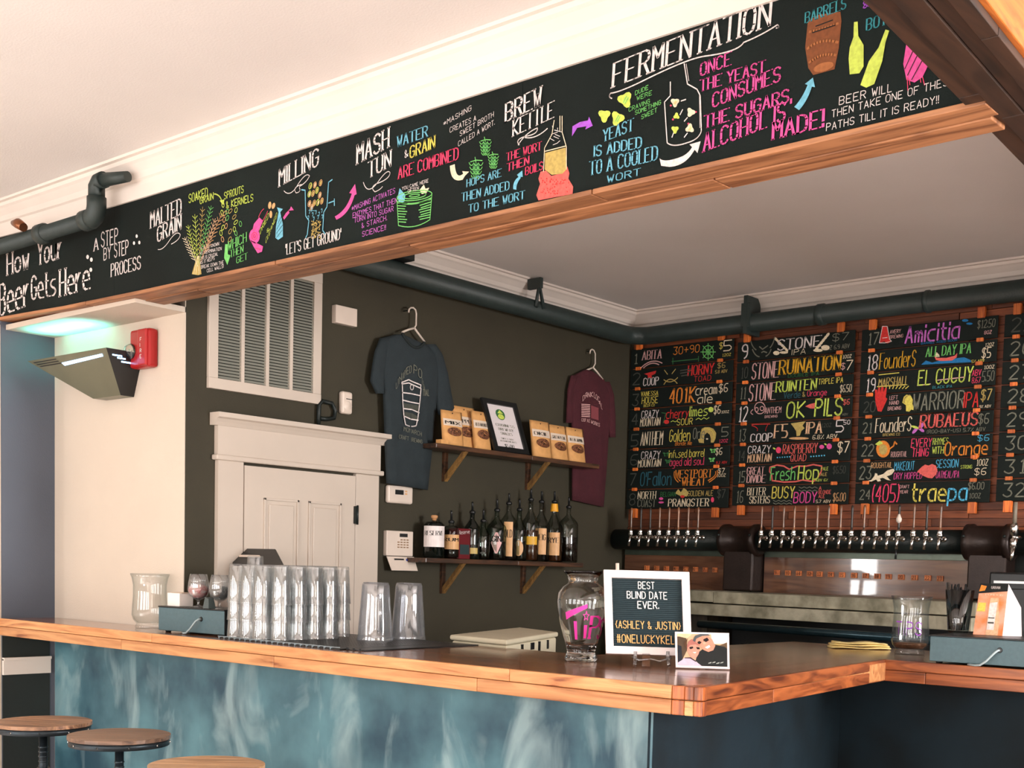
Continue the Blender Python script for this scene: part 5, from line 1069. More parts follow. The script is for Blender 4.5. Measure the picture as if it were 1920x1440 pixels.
# bottles
M_poc = M_black
def bottle(px, w_px, y_sh, y_neck, y_top, glass, liquid, label, labels, pour=True, cork=False, fill=.6, bandc=None, nk=.35):
    X = -4.895; base = at(px, 1047, 'X', X); zb = 1.4352; k = (FW.dot(base-EYE))/FPX
    def zz(y): return at(px, y, 'X', X).z-zb
    R_ = w_px*k*.62; hs, hn = zz(y_sh), zz(y_neck); rn = .0135
    t = thing('liquor_bottle', label, 'bottle', (X, base.y, zb), group='liquor bottles on the lower shelf')
    prof = [(R_*.9,0),(R_,.006),(R_,hs*.5),(R_,hs-.02),(R_*.93,hs-.006),(R_*.7,hs+.01),(rn*1.15,hs+(hn-hs)*.45),(rn,hs+(hn-hs)*.6),(rn,hn)]
    obj('glass', MB().lathe(prof, (X, base.y, zb), 24, cap=True), glass, t)
    if liquid:
        hl_ = hs*fill; obj('liquid', MB().lathe([(R_*.86,.006),(R_*.93,.012),(R_*.93,hl_)], (X, base.y, zb), 22, cap=True), liquid, t)
    if pour:
        obj('pourer', MB().lathe([(rn*.9,hn-.004),(rn*1.35,hn),(rn*1.2,hn+.012),(.007,hn+.016),(.0065,hn+.02)], (X, base.y, zb), 14, cap=True), M_black, t)
        obj('pour_collar', MB().lathe([(rn*1.2,hn),(rn*1.3,hn+.003),(rn*1.2,hn+.006)], (X, base.y, zb), 14), M_chrome, t)
        ht_ = zz(y_top); obj('spout', MB().tube([(X,base.y,zb+hn+.014),(X+.002,base.y-.003,zb+ht_-.012),(X+.003,base.y-.005,zb+ht_)], [.0065,.0062,.0055], 10), M_black, t)
    if cork: obj('stopper', MB().lathe([(.010,hn-.01),(.012,hn+.01),(.018,hn+.014),(.019,hn+.026),(.014,hn+.030)], (X, base.y, zb), 16, cap=True), paint('cork', (206,150,100), .6, .2), t)
    if bandc: obj('neck_band', MB().lathe([(rn*1.9,hn-.055),(rn*1.5,hn-.008)], (X, base.y, zb), 16), bandc, t)
    va = math.atan2(-base.y, -X)       # angle towards the viewer
    for (kind, v0, v1, hw, col, txt) in labels:
        def cyl(u, v, o): a = va-(u)*1.0; return (X+(R_+o)*math.cos(a), base.y+(R_+o)*math.sin(a), zb+v)
        def cy2(u, v, o=.0012): a = va+u; return (X+(R_+o)*math.cos(a), base.y+(R_+o)*math.sin(a), zb+v)
        mb = MB()
        if kind == 'r':
            n = 10
            for i in range(n):
                u0, u1 = -hw+2*hw*i/n, -hw+2*hw*(i+1)/n; mb.add([cy2(u0,v0*hs), cy2(u1,v0*hs), cy2(u1,v1*hs), cy2(u0,v1*hs)], [(0,1,2,3)])
        else:
            n = 14; pts = []
            for i in range(n):
                a = 2*math.pi*i/n; sx, sy = math.cos(a), math.sin(a)
                if kind == 'd': k_ = 1/(abs(sx)+abs(sy)); sx *= k_; sy *= k_
                pts.append(cy2(hw*sx, hs*((v0+v1)/2+(v1-v0)/2*sy)))
            mb.add(pts, [tuple(range(n))])
        obj('paper_label', mb, paint('lab_'+col, CH[col], .5, .1, 30, 0), t)
        if txt:
            mb = MB(); letters(mb, txt, 1, 1, lambda u, v: cy2(-hw*.8+1.6*hw*u, hs*(v0+(v1-v0)*(.55+.22*v)), .0022), 'serif', .2); obj('lettering', mb, chalk('black'), t)
    return t
GC = real_glass('bottle_clear', (.92,.95,.93)); GD = paint('bottle_dark', (10,16,12), .08, .1, 5, 0, spec=.8); GG = thin_glass('bottle_greenish', (.72,.82,.76), .08, (.2,.26,.22)); 
GT = thin_glass('bottle_thin', (.86,.9,.88), .08, (.22,.26,.24))
LD = paint('liquor_dark', (26,16,10), .1, .1, 5, 0); LA = paint('liquor_amber', (70,36,14), .1, .1, 5, 0)
bottle(813,33,982,976,955,GD,None,'square shouldered bottle with cork stopper, leftmost on the lower shelf',[('r',.32,.93,1.15,'white','RESERVE')],pour=False,cork=True)
bottle(845,25,990,980,957,GT,LD,'short bottle with tan label, second from left',[('r',.3,.78,1.2,'tan','RUM')],fill=.5)
bx_ = thing('liquor_carton', 'dark red liquor carton between the short bottle and tall dark one', 'carton', (-4.9, 4.92, 1.435))
c0 = at(857,1046,'X',-4.86); c1_ = at(881,1048,'X',-4.86); zt__ = at(868,991,'X',-4.86).z
obj('box', MB().box((-4.93, c0.y, 1.435), (-4.86, c1_.y, zt__)), paint('carton_red', (104,20,28), .4, .15, 10, 0), bx_, bevel=.002)
obj('dark_panel', MB().box((-4.861, c0.y+.02, 1.46), (-4.8588, c1_.y-.008, 1.515)), paint('carton_panel', (40,60,62), .4, .1), bx_)
W, fm = frame((-4.8585, c0.y+.01, 1.57), (-4.8585, c1_.y-.01, 1.58), .02, nrm=(1,0,0)); mb = MB(); letters(mb, 'Reserve', W, .02, fm, 'plain', .15); obj('lettering', mb, chalk('white'), bx_)
bottle(884,24,986,962,941,GD,None,'tall black bottle with small gold label right of the red carton',[('r',.16,.34,.8,'sand','')])
bottle(905,21,1000,978,955,GG,LD,'short dark green bottle, fifth from left with plain body',[('o',.2,.3,.4,'dgrey','')],fill=.5)
bottle(930,30,985,958,936,GG,LD,'dark bottle with pointed white diamond label',[('d',.12,.86,.55,'rose','GIN')],fill=.55)
bottle(952,27,975,945,925,GT,LD,'tall bottle with long curling cream paper label',[('r',.1,.95,.5,'tan','OLD')],fill=.55)
bottle(972,24,988,957,936,GG,LD,'bottle with oval pale label on dark glass',[('o',.14,.60,.6,'tan','')],fill=.6)
bottle(993,26,975,938,916,GT,LA,'tall clear bottle with yellow diagonal banner label',[('r',.40,.60,.9,'gold','')],fill=.75)
bottle(1013,27,980,942,921,GT,None,'clear bottle with cream label and large black capitals',[('r',.18,.85,.65,'tan','BEIG')])
bottle(1037,28,985,942,921,GT,LA,'bottle with bright orange cap below the black pourer',[('r',.18,.80,.7,'orange' and 'tan','RYE')],fill=.6,bandc=paint('cap_orange',(236,166,40),.4,.05,10,0))
bottle(1064,30,978,952,932,GT,LD,'clear unlabelled bottle half full, rightmost on the lower shelf',[],fill=.62)
# ================================================================== THINGS ON THE BAR
ZB_ = ZT_+.0005
G_pint = thin_glass('pint_glass', (.985,.99,.99), .15, (.86,.89,.90), .035, .07)
G_pitch = thin_glass('pitcher_plastic', (.96,.965,.98), .13, (.80,.82,.86), .05, .08)
# black rubber mats; reflected light painted pale on the first one's lattice edge
mt = thing('bar_mat', 'black rubber bar mat with glints painted on its lattice rim under the stacked glasses', 'bar mat', (-4.2, 3.3, ZB_))
def gp(px, py, z=ZB_): return at(px, py, 'Z', z)
A_, B_2 = gp(408,1196), gp(637,1220)
yA = 3.02
mx0, mx1 = at(410,1196,'Y',yA).x, at(637,1220,'Y',yA).x
matp = [(mx0, yA), (mx1, yA), (mx1-.06, 3.70), (mx0+.0, 3.70)]
obj('pad', MB().prism(matp, ZB_, ZB_+.004), M_black, mt)
mb = MB()
for k in range(int((mx1-mx0)/.036)): x = mx0+.004+k*.036; mb.box((x, yA-.004, ZB_+.0005), (x+.004, yA+.004, ZB_+.009))
mb.box((mx0, yA-.005, ZB_+.008), (mx1, yA+.001, ZB_+.0105))
obj('lattice_rim', mb, paint('lattice_glint', (150,165,170), .35, .1, 8, 0), mt, kind='stuff')
nb = MB()
for i in range(40):
    for j in range(16): nb.lathe([(.004,0),(.003,.0045),(0,.0045)], (mx0+.01+i*(mx1-mx0-.09)/40, yA+.03+j*.041, ZB_+.0), 5)
obj('nubs', nb, M_black, mt, kind='stuff')
mt2 = thing('bar_mat', 'second black rubber bar mat beneath the two upturned pitchers', 'bar mat', (-3.7, 3.35, ZB_))
m2r = at(872,1206,'Y',3.62).x
obj('pad', MB().prism([(mx1+.004, 3.05), (mx1+.10, 3.06), (m2r, 3.60), (m2r, 3.70), (mx1-.055, 3.70)], ZB_, ZB_+.004), M_black, mt2)
mb = MB()
for k in range(3): x = mx1+.008+k*.036; mb.box((x, 3.044, ZB_+.0005), (x+.004, 3.052, ZB_+.009))
obj('lattice_rim', mb, M_black, mt2, kind='stuff')
# upside down pint glasses, three nested per stack
GH, GI = .162, .072
g0 = bpy.data.objects.new('pint_glass', None)
prof = [(.0420,0),(.0425,.002),(.0412,.006),(.0390,.05),(.0330,GH-.006),(.0312,GH),(.027,GH+.0005),(.0,GH-.001),(.0,GH-.012),(.0298,GH-.014),(.0372,.05),(.0403,.004),(.0420,0)]
gm = MB().lathe(prof, n=28).mesh('pint_glass'); gm.materials.append(G_pint)
rowY = [3.085, 3.180, 3.275, 3.37]
G0 = gp(444,1194,ZB_+.005); cnt = 0
for j in range(7):
    for i in range(4):
        x = G0.x+i*.0865-.004*j; y = G0.y+j*.0865+(.0 if i < 3 else .03)
        if y > 3.59 or (i == 3 and j >= 4): continue
        for k, pos in enumerate(('bottom','middle','top')):
            o = bpy.data.objects.new('pint_glass', gm); COL.objects.link(o)
            o.location = (x, y, ZB_+.0052+k*GI); o.rotation_euler = (0,0,random.random()*6)
            tag(o, 'inverted pint glass, %s of the %s stack, %s row from the bar edge' % (pos, ORD[i], ORD[j]), 'glass', 'upside down pint glasses nested in stacks')
o = bpy.data.objects.new('pint_glass', gm); COL.objects.link(o); o.location = (G0.x+.002, G0.y+.088, ZB_+.0052+3*GI-.036)
tag(o, 'extra clear pint glass raised highest at the left end of the stacks', 'glass', 'upside down pint glasses nested in stacks')
# two upturned ribbed pitchers
def pitcher(px, py, label, rz):
    P = gp(px, py); t = thing('pitcher', label, 'pitcher', (P.x, P.y, ZB_+.0045), rz, group='upturned clear pitchers')
    n = 48; H = .245; rg = []
    for h, r in ((0,.076),(.006,.077),(.02,.073),(.06,.070),(.18,.0605),(H-.012,.057),(H,.052),(H+.001,.04)):
        ring = []
        for k in range(n):
            a = 2*math.pi*k/n; rr = r*(1+.02*math.cos(a*16)*(0 if h < .03 else 1))
            if h < .03: rr *= 1+.20*max(0, math.cos(a))**10; z = h+(.02-h)*.35*max(0, math.cos(a))**8
            else: z = h
            ring.append((rr*math.cos(a), rr*math.sin(a), z))
        rg.append(ring)
    inner = [[(x*.95, y*.95, z-(.004 if j > 5 else 0)) for x, y, z in r] for j, r in enumerate(rg)]
    obj('jug', MB().rings(rg+inner[::-1], cap=False), G_pitch, t, world=False)
    obj('base_disc', MB().lathe([(0,H-.004),(.05,H-.004),(.052,H)], n=32), G_pitch, t, world=False)
    obj('handle', MB().tube([(-.068,0,.045),(-.105,0,.06),(-.112,0,.12),(-.10,0,.175),(-.058,0,.19)], .007, 10), G_pitch, t, world=False)
pitcher(703, 1203, 'ribbed clear pitcher upside down beside the pint stacks, the left one', 2.6)
pitcher(765, 1201, 'ribbed clear pitcher upside down, the right one toward the mat end', -.5)
# cash drawers
M_draw = paint('drawer_slate', (74,102,110), .45, .1, 60, .25, 300)
def cash_drawer(label, P0, P1, depth, h, cableu, group):
    P0 = Vector(P0); P1 = Vector(P1); P0.z = P1.z = ZB_+.008; U = P1-P0; w_ = U.length; U /= w_; V = Vector((-U.y, U.x, 0))
    t = thing('cash_drawer', label, 'cash drawer', tuple(P0), math.atan2(U.y, U.x), group=group)
    obj('case', MB().box((0,0,0),(w_,depth,h)), M_draw, t, world=False, bevel=.003)
    obj('lid', MB().box((-.002,-.002,h),(w_+.002,depth,h+.006)), M_black, t, world=False, bevel=.002)
    obj('end_cheek', MB().box((w_,.002,.0),(w_+.002,depth-.002,h)), M_black, t, world=False)
    for x, y in ((.03,.03),(w_-.03,.03),(.03,depth-.03),(w_-.03,depth-.03)): obj('foot', MB().lathe([(.012,-.008),(.014,-.002),(.014,0)], (x,y,0), 12, cap=True), M_black, t, world=False)
    cu = cableu*w_
    obj('cable_socket', MB().lathe([(.009,-.004),(.011,0)], (cu,0,h*.60), 12, 'Y', cap=True), M_black, t, world=False)
    obj('cable', MB().tube([(cu,0,h*.60),(cu-.004,-.012,h*.585),(cu-.012,-.020,h*.50),(cu-.040,-.028,h*.16),(cu-.062,-.030,-.001),(cu-.085,-.024,-.0035),(cu-.115,-.008,-.0035),(cu-.10,.02,-.0035)], .0042, 10), paint('cable_grey', (160,176,180), .35, .1), t, world=False)
    return t
cash_drawer('slate cash drawer with a looped grey cable at the left end of bar', (at(297,1181,'Z',ZB_+.008)), (at(420,1191,'Z',ZB_+.008)), .36 and .20, .102, .66, 'cash drawers on the bar')
# on the left drawer
zt1 = ZB_+.008+.108+.0005
def snifter(px, py, z, label, fillm, h=.145):
    P = at(px, py, 'Y', 3.12); t = thing('snifter_glass', label, 'glass', (P.x, P.y, z), group='snifter glasses on the left cash drawer')
    pr = [(.034,0),(.034,.002),(.010,.006),(.005,.014),(.006,.030),(.020,.036),(.040,.052),(.047,.078),(.044,.108),(.036,h),(.035,h),(.0425,.108),(.0455,.078),(.0385,.054),(.018,.039),(.0,.036)]
    obj('bowl', MB().lathe(pr, n=28), G_pint, t, world=False)
    if fillm: obj('contents', MB().lathe([(0,.040),(.018,.042),(.037,.056),(.043,.074),(.040,.090),(.018,.098),(0,.100)], n=18), fillm, t, world=False)
    return t
drp = at(360,1140,'Z',zt1)
t = snifter(372,1133,zt1,'snifter glass with red and white things inside, on the left drawer', paint('sweets', (226,206,200), .5, .5, 38, 0, c2=(206,60,70)))
t = snifter(412,1139,zt1,'snifter glass of dark bottle caps beside the first glasses stack', paint('caps_dark', (60,66,66), .35, .5, 60, .5, 60, c2=(20,26,28))); 
cw = at(333,1134,'Y',3.09)
t = thing('card_box', 'plain white card box at the left end of the drawer top', 'box', (cw.x, cw.y, zt1)); obj('carton', MB().box((-.05,-.02,0),(.045,.05,.058)), paint('white_card', (240,232,226), .6, .03), t, world=False, bevel=.002)
obj('flap', MB().box((-.03,-.012,.0585),(.05,.045,.0605)), paint('card_tan', (214,190,168), .6, .05), t, world=False)
cg = at(392,1136,'Y',3.08)
t = thing('card_reader', 'small dark grey block between the two snifter glasses', 'card reader', (cg.x, cg.y, zt1)); obj('housing', MB().hexa([(-.022,-.018,0),(.022,-.018,0),(.022,.02,0),(-.022,.02,0),(-.014,-.012,.05),(.012,-.012,.042),(.012,.016,.042),(-.014,.016,.05)]), paint('block_grey', (74,84,84), .6, .1), t, world=False, bevel=.002)
# tablet till behind the glasses
t = thing('till_tablet', 'black tilted tablet till screen rising behind the glass stacks', 'tablet', (-4.45, 3.60, ZB_))
q = [at(x, y, 'Y', yy) for x, y, yy in ((424,1038,3.66),(434,1029,3.67),(515,1029,3.67),(530,1062,3.58),(444,1066,3.58))]
a0, a1, a2, a3 = at(436,1064,'Y',3.48), at(532,1060,'Y',3.48), at(516,1029,'Y',3.57), at(428,1031,'Y',3.57)
a3.z = a2.z; a0.z = a1.z
n_ = (a1-a0).cross(a3-a0).normalized()*-.016
obj('screen_shell', MB().hexa([a0, a1, a1+n_, a0+n_, a3, a2, a2+n_, a3+n_]), M_black, t, bevel=.003)
def sp(u, v, o): return a0.lerp(a1, u).lerp(a3.lerp(a2, u), v)-n_.normalized()*o
obj('back_label', MB().add([sp(.18,.42,.002), sp(.62,.42,.002), sp(.62,.56,.002), sp(.18,.56,.002)], [(0,1,2,3)]), M_white, t)
obj('stand', MB().tube([a0.lerp(a1,.5)+Vector((0,.02,.01)), Vector((a0.lerp(a1,.5).x, 3.55, ZB_+.01))], .018, 12), M_black, t)
obj('stand_base', MB().lathe([(.0,0),(.07,0),(.07,.008),(.02,.014)], (a0.lerp(a1,.5).x, 3.55, ZB_), 24), M_black, t)
# hurricane vases
G_hur = thin_glass('hurricane_glass', (.975,.98,.98), .05, (.84,.87,.865), .02, .012)
def hurricane(loc, label):
    t = thing('hurricane_vase', label, 'vase', loc, group='wide clear hurricane vases at the bar ends')
    pr = [(.0,.002),(.066,.0),(.070,.006),(.066,.016),(.062,.022),(.078,.040),(.086,.062),(.084,.10),(.080,.15),(.080,.20),(.086,.232),(.094,.252),(.0925,.253),(.083,.232),(.077,.20),(.077,.15),(.081,.10),(.083,.062),(.074,.042),(.058,.026),(0,.024)]
    obj('glass', MB().lathe([(a*.94, b) for a, b in pr], n=40), G_hur, t, world=False); return t
hurricane((-5.135, 3.152, ZB_), 'wide clear flared vase left of the left cash drawer')
P = gp(1705, 1227)
hv = hurricane((P.x, P.y, ZB_), 'wide clear flared vase with pink lettering beside the right cash drawer')
va = math.atan2(-P.y, -P.x)
def hcyl(u, v): return (.0865*math.cos(va+u), .0865*math.sin(va+u), v)
mb = MB(); letters(mb, 'TIPS', 1.3, .055, lambda u, v: hcyl(-.75+u, .088+v), 'serif', .2); obj('lettering', mb, chalk('purple'), hv, world=False)
obj('coins', MB().lathe([(0,.027),(.056,.027),(.070,.042),(.072,.05),(.03,.052),(0,.054)], n=24), paint('coin_mix', (130,90,62), .35, .5, 60, .5, 60, metal=.4), hv, world=False)
# tip jar vase
P = gp(1089, 1239)
t = thing('tip_jar', 'large clear glass urn with bright pink TIPS lettering', 'jar', (P.x, P.y, ZB_))
G_vase = real_glass('vase_glass', (.97,.985,.98))
pr = [(0,.004),(.050,.0),(.058,.004),(.060,.012),(.052,.026),(.050,.034),(.060,.07),(.078,.13),(.089,.18),(.0925,.215),(.088,.245),(.072,.268),(.056,.280),(.053,.290),(.058,.306),(.070,.318),(.071,.324),(.068,.325),
      (.055,.308),(.0495,.292),(.053,.281),(.069,.265),(.0845,.243),(.0885,.215),(.085,.18),(.074,.13),(.056,.07),(.046,.034),(.0,.028)]
obj('glass', MB().lathe(pr, n=48), G_vase, t, world=False)
va = math.atan2(-P.y, -P.x)
def vr(h):
    for (r0,h0),(r1,h1) in zip(pr[5:10], pr[6:11]):
        if h0 <= h <= h1: return r0+(r1-r0)*(h-h0)/(h1-h0)
    return .09
def vc(u, v): r = vr(v)+.0015; return (r*math.cos(va+u), r*math.sin(va+u), v)
PK = paint('pink_marker', (240,60,170), .5, .08, 40, 0)
def vpoly(pts, name='lettering'):
    mb = MB()
    for p in pts:      # quads subdivided along the longer way
        mb.add([vc(*q_) for q_ in p], [tuple(range(len(p)))])
    obj(name, mb, PK, t, world=False)
for i in range(8):     # banner bar of the T
    u = -.72+i*.115; vpoly([[(u,.150+i*.0055),(u+.115,.1555+i*.0055),(u+.115,.180+i*.004),(u,.176+i*.004)]])
for i in range(6): vpoly([[(-.36,.10+i*.011-.02),(-.22,.10+i*.011-.02),(-.22,.111+i*.011-.02),(-.36,.111+i*.011-.02)]])
for i in range(4): vpoly([[(.10,.085+i*.012),(.24,.085+i*.012),(.25,.097+i*.012),(.10,.097+i*.012)]])
mb = MB(); stp = [(.17+.13*(1 if k % 2 == 0 else .4)*math.sin(k*math.pi/5), .165+.018*(1 if k % 2 == 0 else .4)*math.cos(k*math.pi/5)) for k in range(10)]
for a, b in zip(stp, stp[1:]+stp[:1]): stroke(mb, [(a[0]*.09, a[1]), (b[0]*.09, b[1])], lambda k: .0022, lambda u, v: vc(u/.09, v))
obj('star', mb, PK, t, world=False)
mb = MB(); letters(mb, 'P', .042, .078, lambda u, v: vc(.42+u/.09, .086+v), 'serif', .22); obj('lettering', mb, PK, t, world=False); mb = MB(); letters(mb, 'S', .034, .07, lambda u, v: vc(.95+u/.09, .084+v), 'serif', .2); obj('lettering', mb, PK, t, world=False)
mb = MB()
for k in range(5):
    a = k*1.3; mb.hexa([(Vector((.022*math.cos(a), .022*math.sin(a), .032+k*.008))+Vector(d)) for d in ((-.02,-.008,0),(.02,-.01,.004),(.018,.012,.012),(-.022,.01,.008),(-.02,-.008,.002),(.02,-.01,.006),(.018,.012,.014),(-.022,.01,.010))])
obj('banknotes', mb, paint('banknote', (150,150,130), .7, .3, 40), t, world=False)
# letter board on clear easel
LBq = [gp(1136,1228), gp(1297,1228)]
Xc = -2.515; 
c0 = at(1136, 1228, 'Y', 3.44); c1 = at(1297, 1228, 'Y', 3.56)
# plane through the two lower corners, leaning back
d_ = (1/((FW.dot(gp(1215,1245)-EYE))))
def at_depth(px, py, dep): return EYE+ray(px, py)*dep
dep = FW.dot(gp(1222,1248)-EYE)
p0, p1 = at_depth(1136,1226,dep), at_depth(1297,1231,dep*1.0); p3, p2 = at_depth(1131.5,1069,dep*1.012), at_depth(1292,1073.5,dep*1.012)
A_ = p1-p0; B_ = p3-p0; nn_ = A_.cross(B_).normalized(); 
if nn_.dot(EYE-p0) < 0: nn_ = -nn_
def lb(u, v, o=0): return p0.lerp(p1, u).lerp(p3.lerp(p2, u), v)+nn_*o
t = thing('letter_board', 'white framed black letter board reading BEST BLIND DATE EVER', 'letter board', tuple(p0.lerp(p1,.5)))
def lbx(u0,u1,v0,v1,o0,o1): return MB().hexa([lb(u0,v0,o0),lb(u1,v0,o0),lb(u1,v0,o1),lb(u0,v0,o1),lb(u0,v1,o0),lb(u1,v1,o0),lb(u1,v1,o1),lb(u0,v1,o1)])
M_fw = paint('frame_white', (242,228,226), .45, .04, 20, .05)
bu, bv = .092, .092
for a in ((0,1,0,bv),(0,1,1-bv,1),(0,bu,bv,1-bv),(1-bu,1,bv,1-bv)): obj('frame_rail', lbx(*a,-.012,.010), M_fw, t, bevel=.0015)
M_felt = paint('felt', (34,52,58), .9, .15, 60, .2)
obj('felt_back', lbx(bu,1-bu,bv,1-bv,-.010,-.004), M_felt, t)
for k in range(34):
    v0 = bv+(1-2*bv)*k/34; obj('felt_ridge', lbx(bu,1-bu,v0+.004,v0+.018,-.004,.0), M_felt, t)
def lbt(s, x0, x1, yb, yt, c):      # pixel measured on the board face
    def uv(x, y):      # invert roughly (board is almost square on)
        v = (1228.5-y+(x-1216)*.028)/157.5; u = (x-(1136-4.5*v))/161.; return u, v
    (u0, v0), (u1, v1) = uv(x0, yb), uv(x1, yb); vt = uv(x0, yt)[1]; W_ = (u1-u0)*A_.length; H_ = (vt-v0)*B_.length
    mb = MB(); letters(mb, s, W_, H_, lambda a, b: lb(u0+(u1-u0)*a/W_, v0+(vt-v0)*b/H_, .0026), 'plain', .17)
    o = obj('lettering', mb, paint('letter_'+c, (240,236,232) if c == 'w' else (232,180,110), .5, .03, 20, 0), t)
lbt('BEST',1197,1227,1104,1091,'w'); lbt('BLIND DATE',1176,1251,1122,1109,'w'); lbt('EVER.',1196,1235,1141,1128,'w')
lbt('{ASHLEY & JUSTIN}',1153,1276,1178,1164,'g'); lbt('#ONELUCKYKELLER',1157,1290,1205,1190,'g')
t = thing('easel', 'clear plastic easel holding up the letter board', 'easel', tuple(p0.lerp(p1,.5)))
G_es = thin_glass('easel_plastic', (.90,.93,.95), .25, (.4,.46,.5), .05)
def on_top(px, py): return gp(px, py)
for sx, ex in ((1191,1190),(1252,1254)):
    a = at_depth(sx, 1232, dep*.995); b = gp(ex, 1252); b.z = ZB_+.006
    obj('foot', MB().tube([a+Vector((0,0,.02)), a, a.lerp(b,.5)+nn_*.008, b], [.006,.007,.006,.006], 10), G_es, t)
a = at_depth(1213,1100,dep*1.03); b = gp(1212,1250); b.z = ZB_+.004; b -= nn_*.02
obj('back_leg', MB().hexa([b+A_.normalized()*-.014, b+A_.normalized()*.014, b+A_.normalized()*.014-nn_*.006, b+A_.normalized()*-.014-nn_*.006, a+A_.normalized()*-.012, a+A_.normalized()*.012, a+A_.normalized()*.012-nn_*.006, a+A_.normalized()*-.012-nn_*.006]), G_es, t)
obj('lip', MB().tube([lb(.30,-.02,.004), lb(.38,-.07,.010), lb(.52,-.05,.012), lb(.62,-.075,.010), lb(.76,-.02,.004)], .005, 10), G_es, t)
a = at_depth(1158,1090,dep*1.02); b = at_depth(1157.5,1056,dep*1.02)
obj('back_prong', MB().tube([a, b], .0065, 10), M_white, t)
# photo print of two people
PG = [gp(1266,1251), gp(1368,1254)]
dp = FW.dot(gp(1316,1255)-EYE)
p0_, p1_, p2_, p3_ = at_depth(1267,1252,dp), at_depth(1368,1255.5,dp), at_depth(1367,1187,dp*1.01), at_depth(1265.5,1184.5,dp*1.01)
A2 = p1_-p0_; n2 = A2.cross(p3_-p0_).normalized(); n2 = n2 if n2.dot(EYE-p0_) > 0 else -n2
def ph(u, v, o=0): return p0_.lerp(p1_, u).lerp(p3_.lerp(p2_, u), v)+n2*o
t = thing('photo_print', 'white bordered snapshot of two smiling people in caps and sunglasses', 'photograph', tuple(p0_.lerp(p1_,.5)))
def phx(u0,u1,v0,v1,o0,o1): return MB().hexa([ph(u0,v0,o0),ph(u1,v0,o0),ph(u1,v0,o1),ph(u0,v0,o1),ph(u0,v1,o0),ph(u1,v1,o0),ph(u1,v1,o1),ph(u0,v1,o1)])
obj('backing', phx(0,1,0,1,-.003,.0), M_fw, t); obj('frame_edge', phx(0,1,0,.05,0,.006), M_fw, t, bevel=.001)
obj('strut', MB().hexa([ph(.45,.0,-.003),ph(.55,.0,-.003),ph(.55,0,-.005),ph(.45,0,-.005),ph(.45,.8,-.003),ph(.55,.8,-.003),ph(.55,.8,-.005),ph(.45,.8,-.005)]), M_fw, t)
LV = [.0006]
def pp(pts, c, name='print'):      # points in 0..1 of the picture, y down
    LV[0] += .00012; mb = MB(); mb.add([ph(.04+.92*x, .95-.88*y, LV[0]) for x, y in pts], [tuple(range(len(pts)))])
    obj(name, mb, paint('ph_%d_%d_%d' % c, c, .35, .12, 60, 0), t)
pp([(0,0),(1,0),(1,1),(0,1)], (206,176,140)); pp([(.68,0),(1,0),(1,.28),(.7,.3)], (236,220,216)); pp([(0,.1),(.18,.08),(.2,.5),(.1,.8),(0,.8)], (84,66,50)); pp([(0,.0),(.3,0),(.2,.15),(0,.08)], (226,200,160))
pp([(0,.35),(.08,.4),(.1,.9),(0,.95)], (30,36,44)); pp([(.7,.3),(.85,.34),(1,.24),(1,.45),(.75,.42)], (96,74,50))
pp([(.4,.6),(.5,.48),(.62,.5),(.72,.4),(.78,.34),(.95,.38),(1,.44),(1,1),(.46,1),(.36,.84)], (18,26,28))
pp([(0,.92),(.08,.84),(.14,.76),(.26,.76),(.36,.86),(.48,1),(0,1)], (200,188,206)); pp([(.14,.755),(.26,.74),(.38,.86),(.36,.88),(.25,.78),(.14,.78)], (60,36,50))
pp([(.19,.52),(.21,.36),(.32,.30),(.43,.36),(.45,.5),(.42,.64),(.36,.78),(.28,.76),(.24,.68)], (222,150,130)); pp([(.19,.38),(.22,.25),(.28,.17),(.36,.20),(.44,.32),(.46,.38),(.36,.33),(.26,.36),(.19,.46)], (176,110,100))
pp([(.24,.42),(.31,.40),(.32,.45),(.27,.49),(.24,.47)], (20,18,22)); pp([(.37,.42),(.44,.42),(.45,.48),(.40,.49)], (20,18,22)); pp([(.30,.58),(.38,.57),(.35,.62)], (244,232,226))
pp([(.34,.22),(.4,.12),(.6,.04),(.70,.16),(.76,.36),(.72,.50),(.62,.56),(.52,.5),(.44,.36)], (222,146,122)); pp([(.31,.22),(.36,.06),(.46,0),(.62,.0),(.66,.04),(.5,.06),(.38,.16),(.36,.26)], (84,88,92))
pp([(.40,.26),(.44,.22),(.49,.26),(.45,.33),(.41,.31)], (20,18,22)); pp([(.52,.17),(.60,.11),(.64,.19),(.58,.25),(.53,.24)], (20,18,22)); pp([(.55,.42),(.64,.34),(.66,.4),(.60,.46)], (246,236,230)); pp([(.54,.22),(.58,.30),(.53,.33),(.51,.29)], (236,166,140))
pp([(.2,.2),(.22,.12),(.14,.3),(.16,.5)], (90,60,40))
for a_ in ((.62,.9,.02),(.7,.88,.03),(.78,.9,.02),(.86,.88,.03)): pp([(a_[0],a_[1]),(a_[0]+.06,a_[1]-.03),(a_[0]+.05,a_[1]+.01),(a_[0]-.01,a_[1]+.03)], (170,176,170))
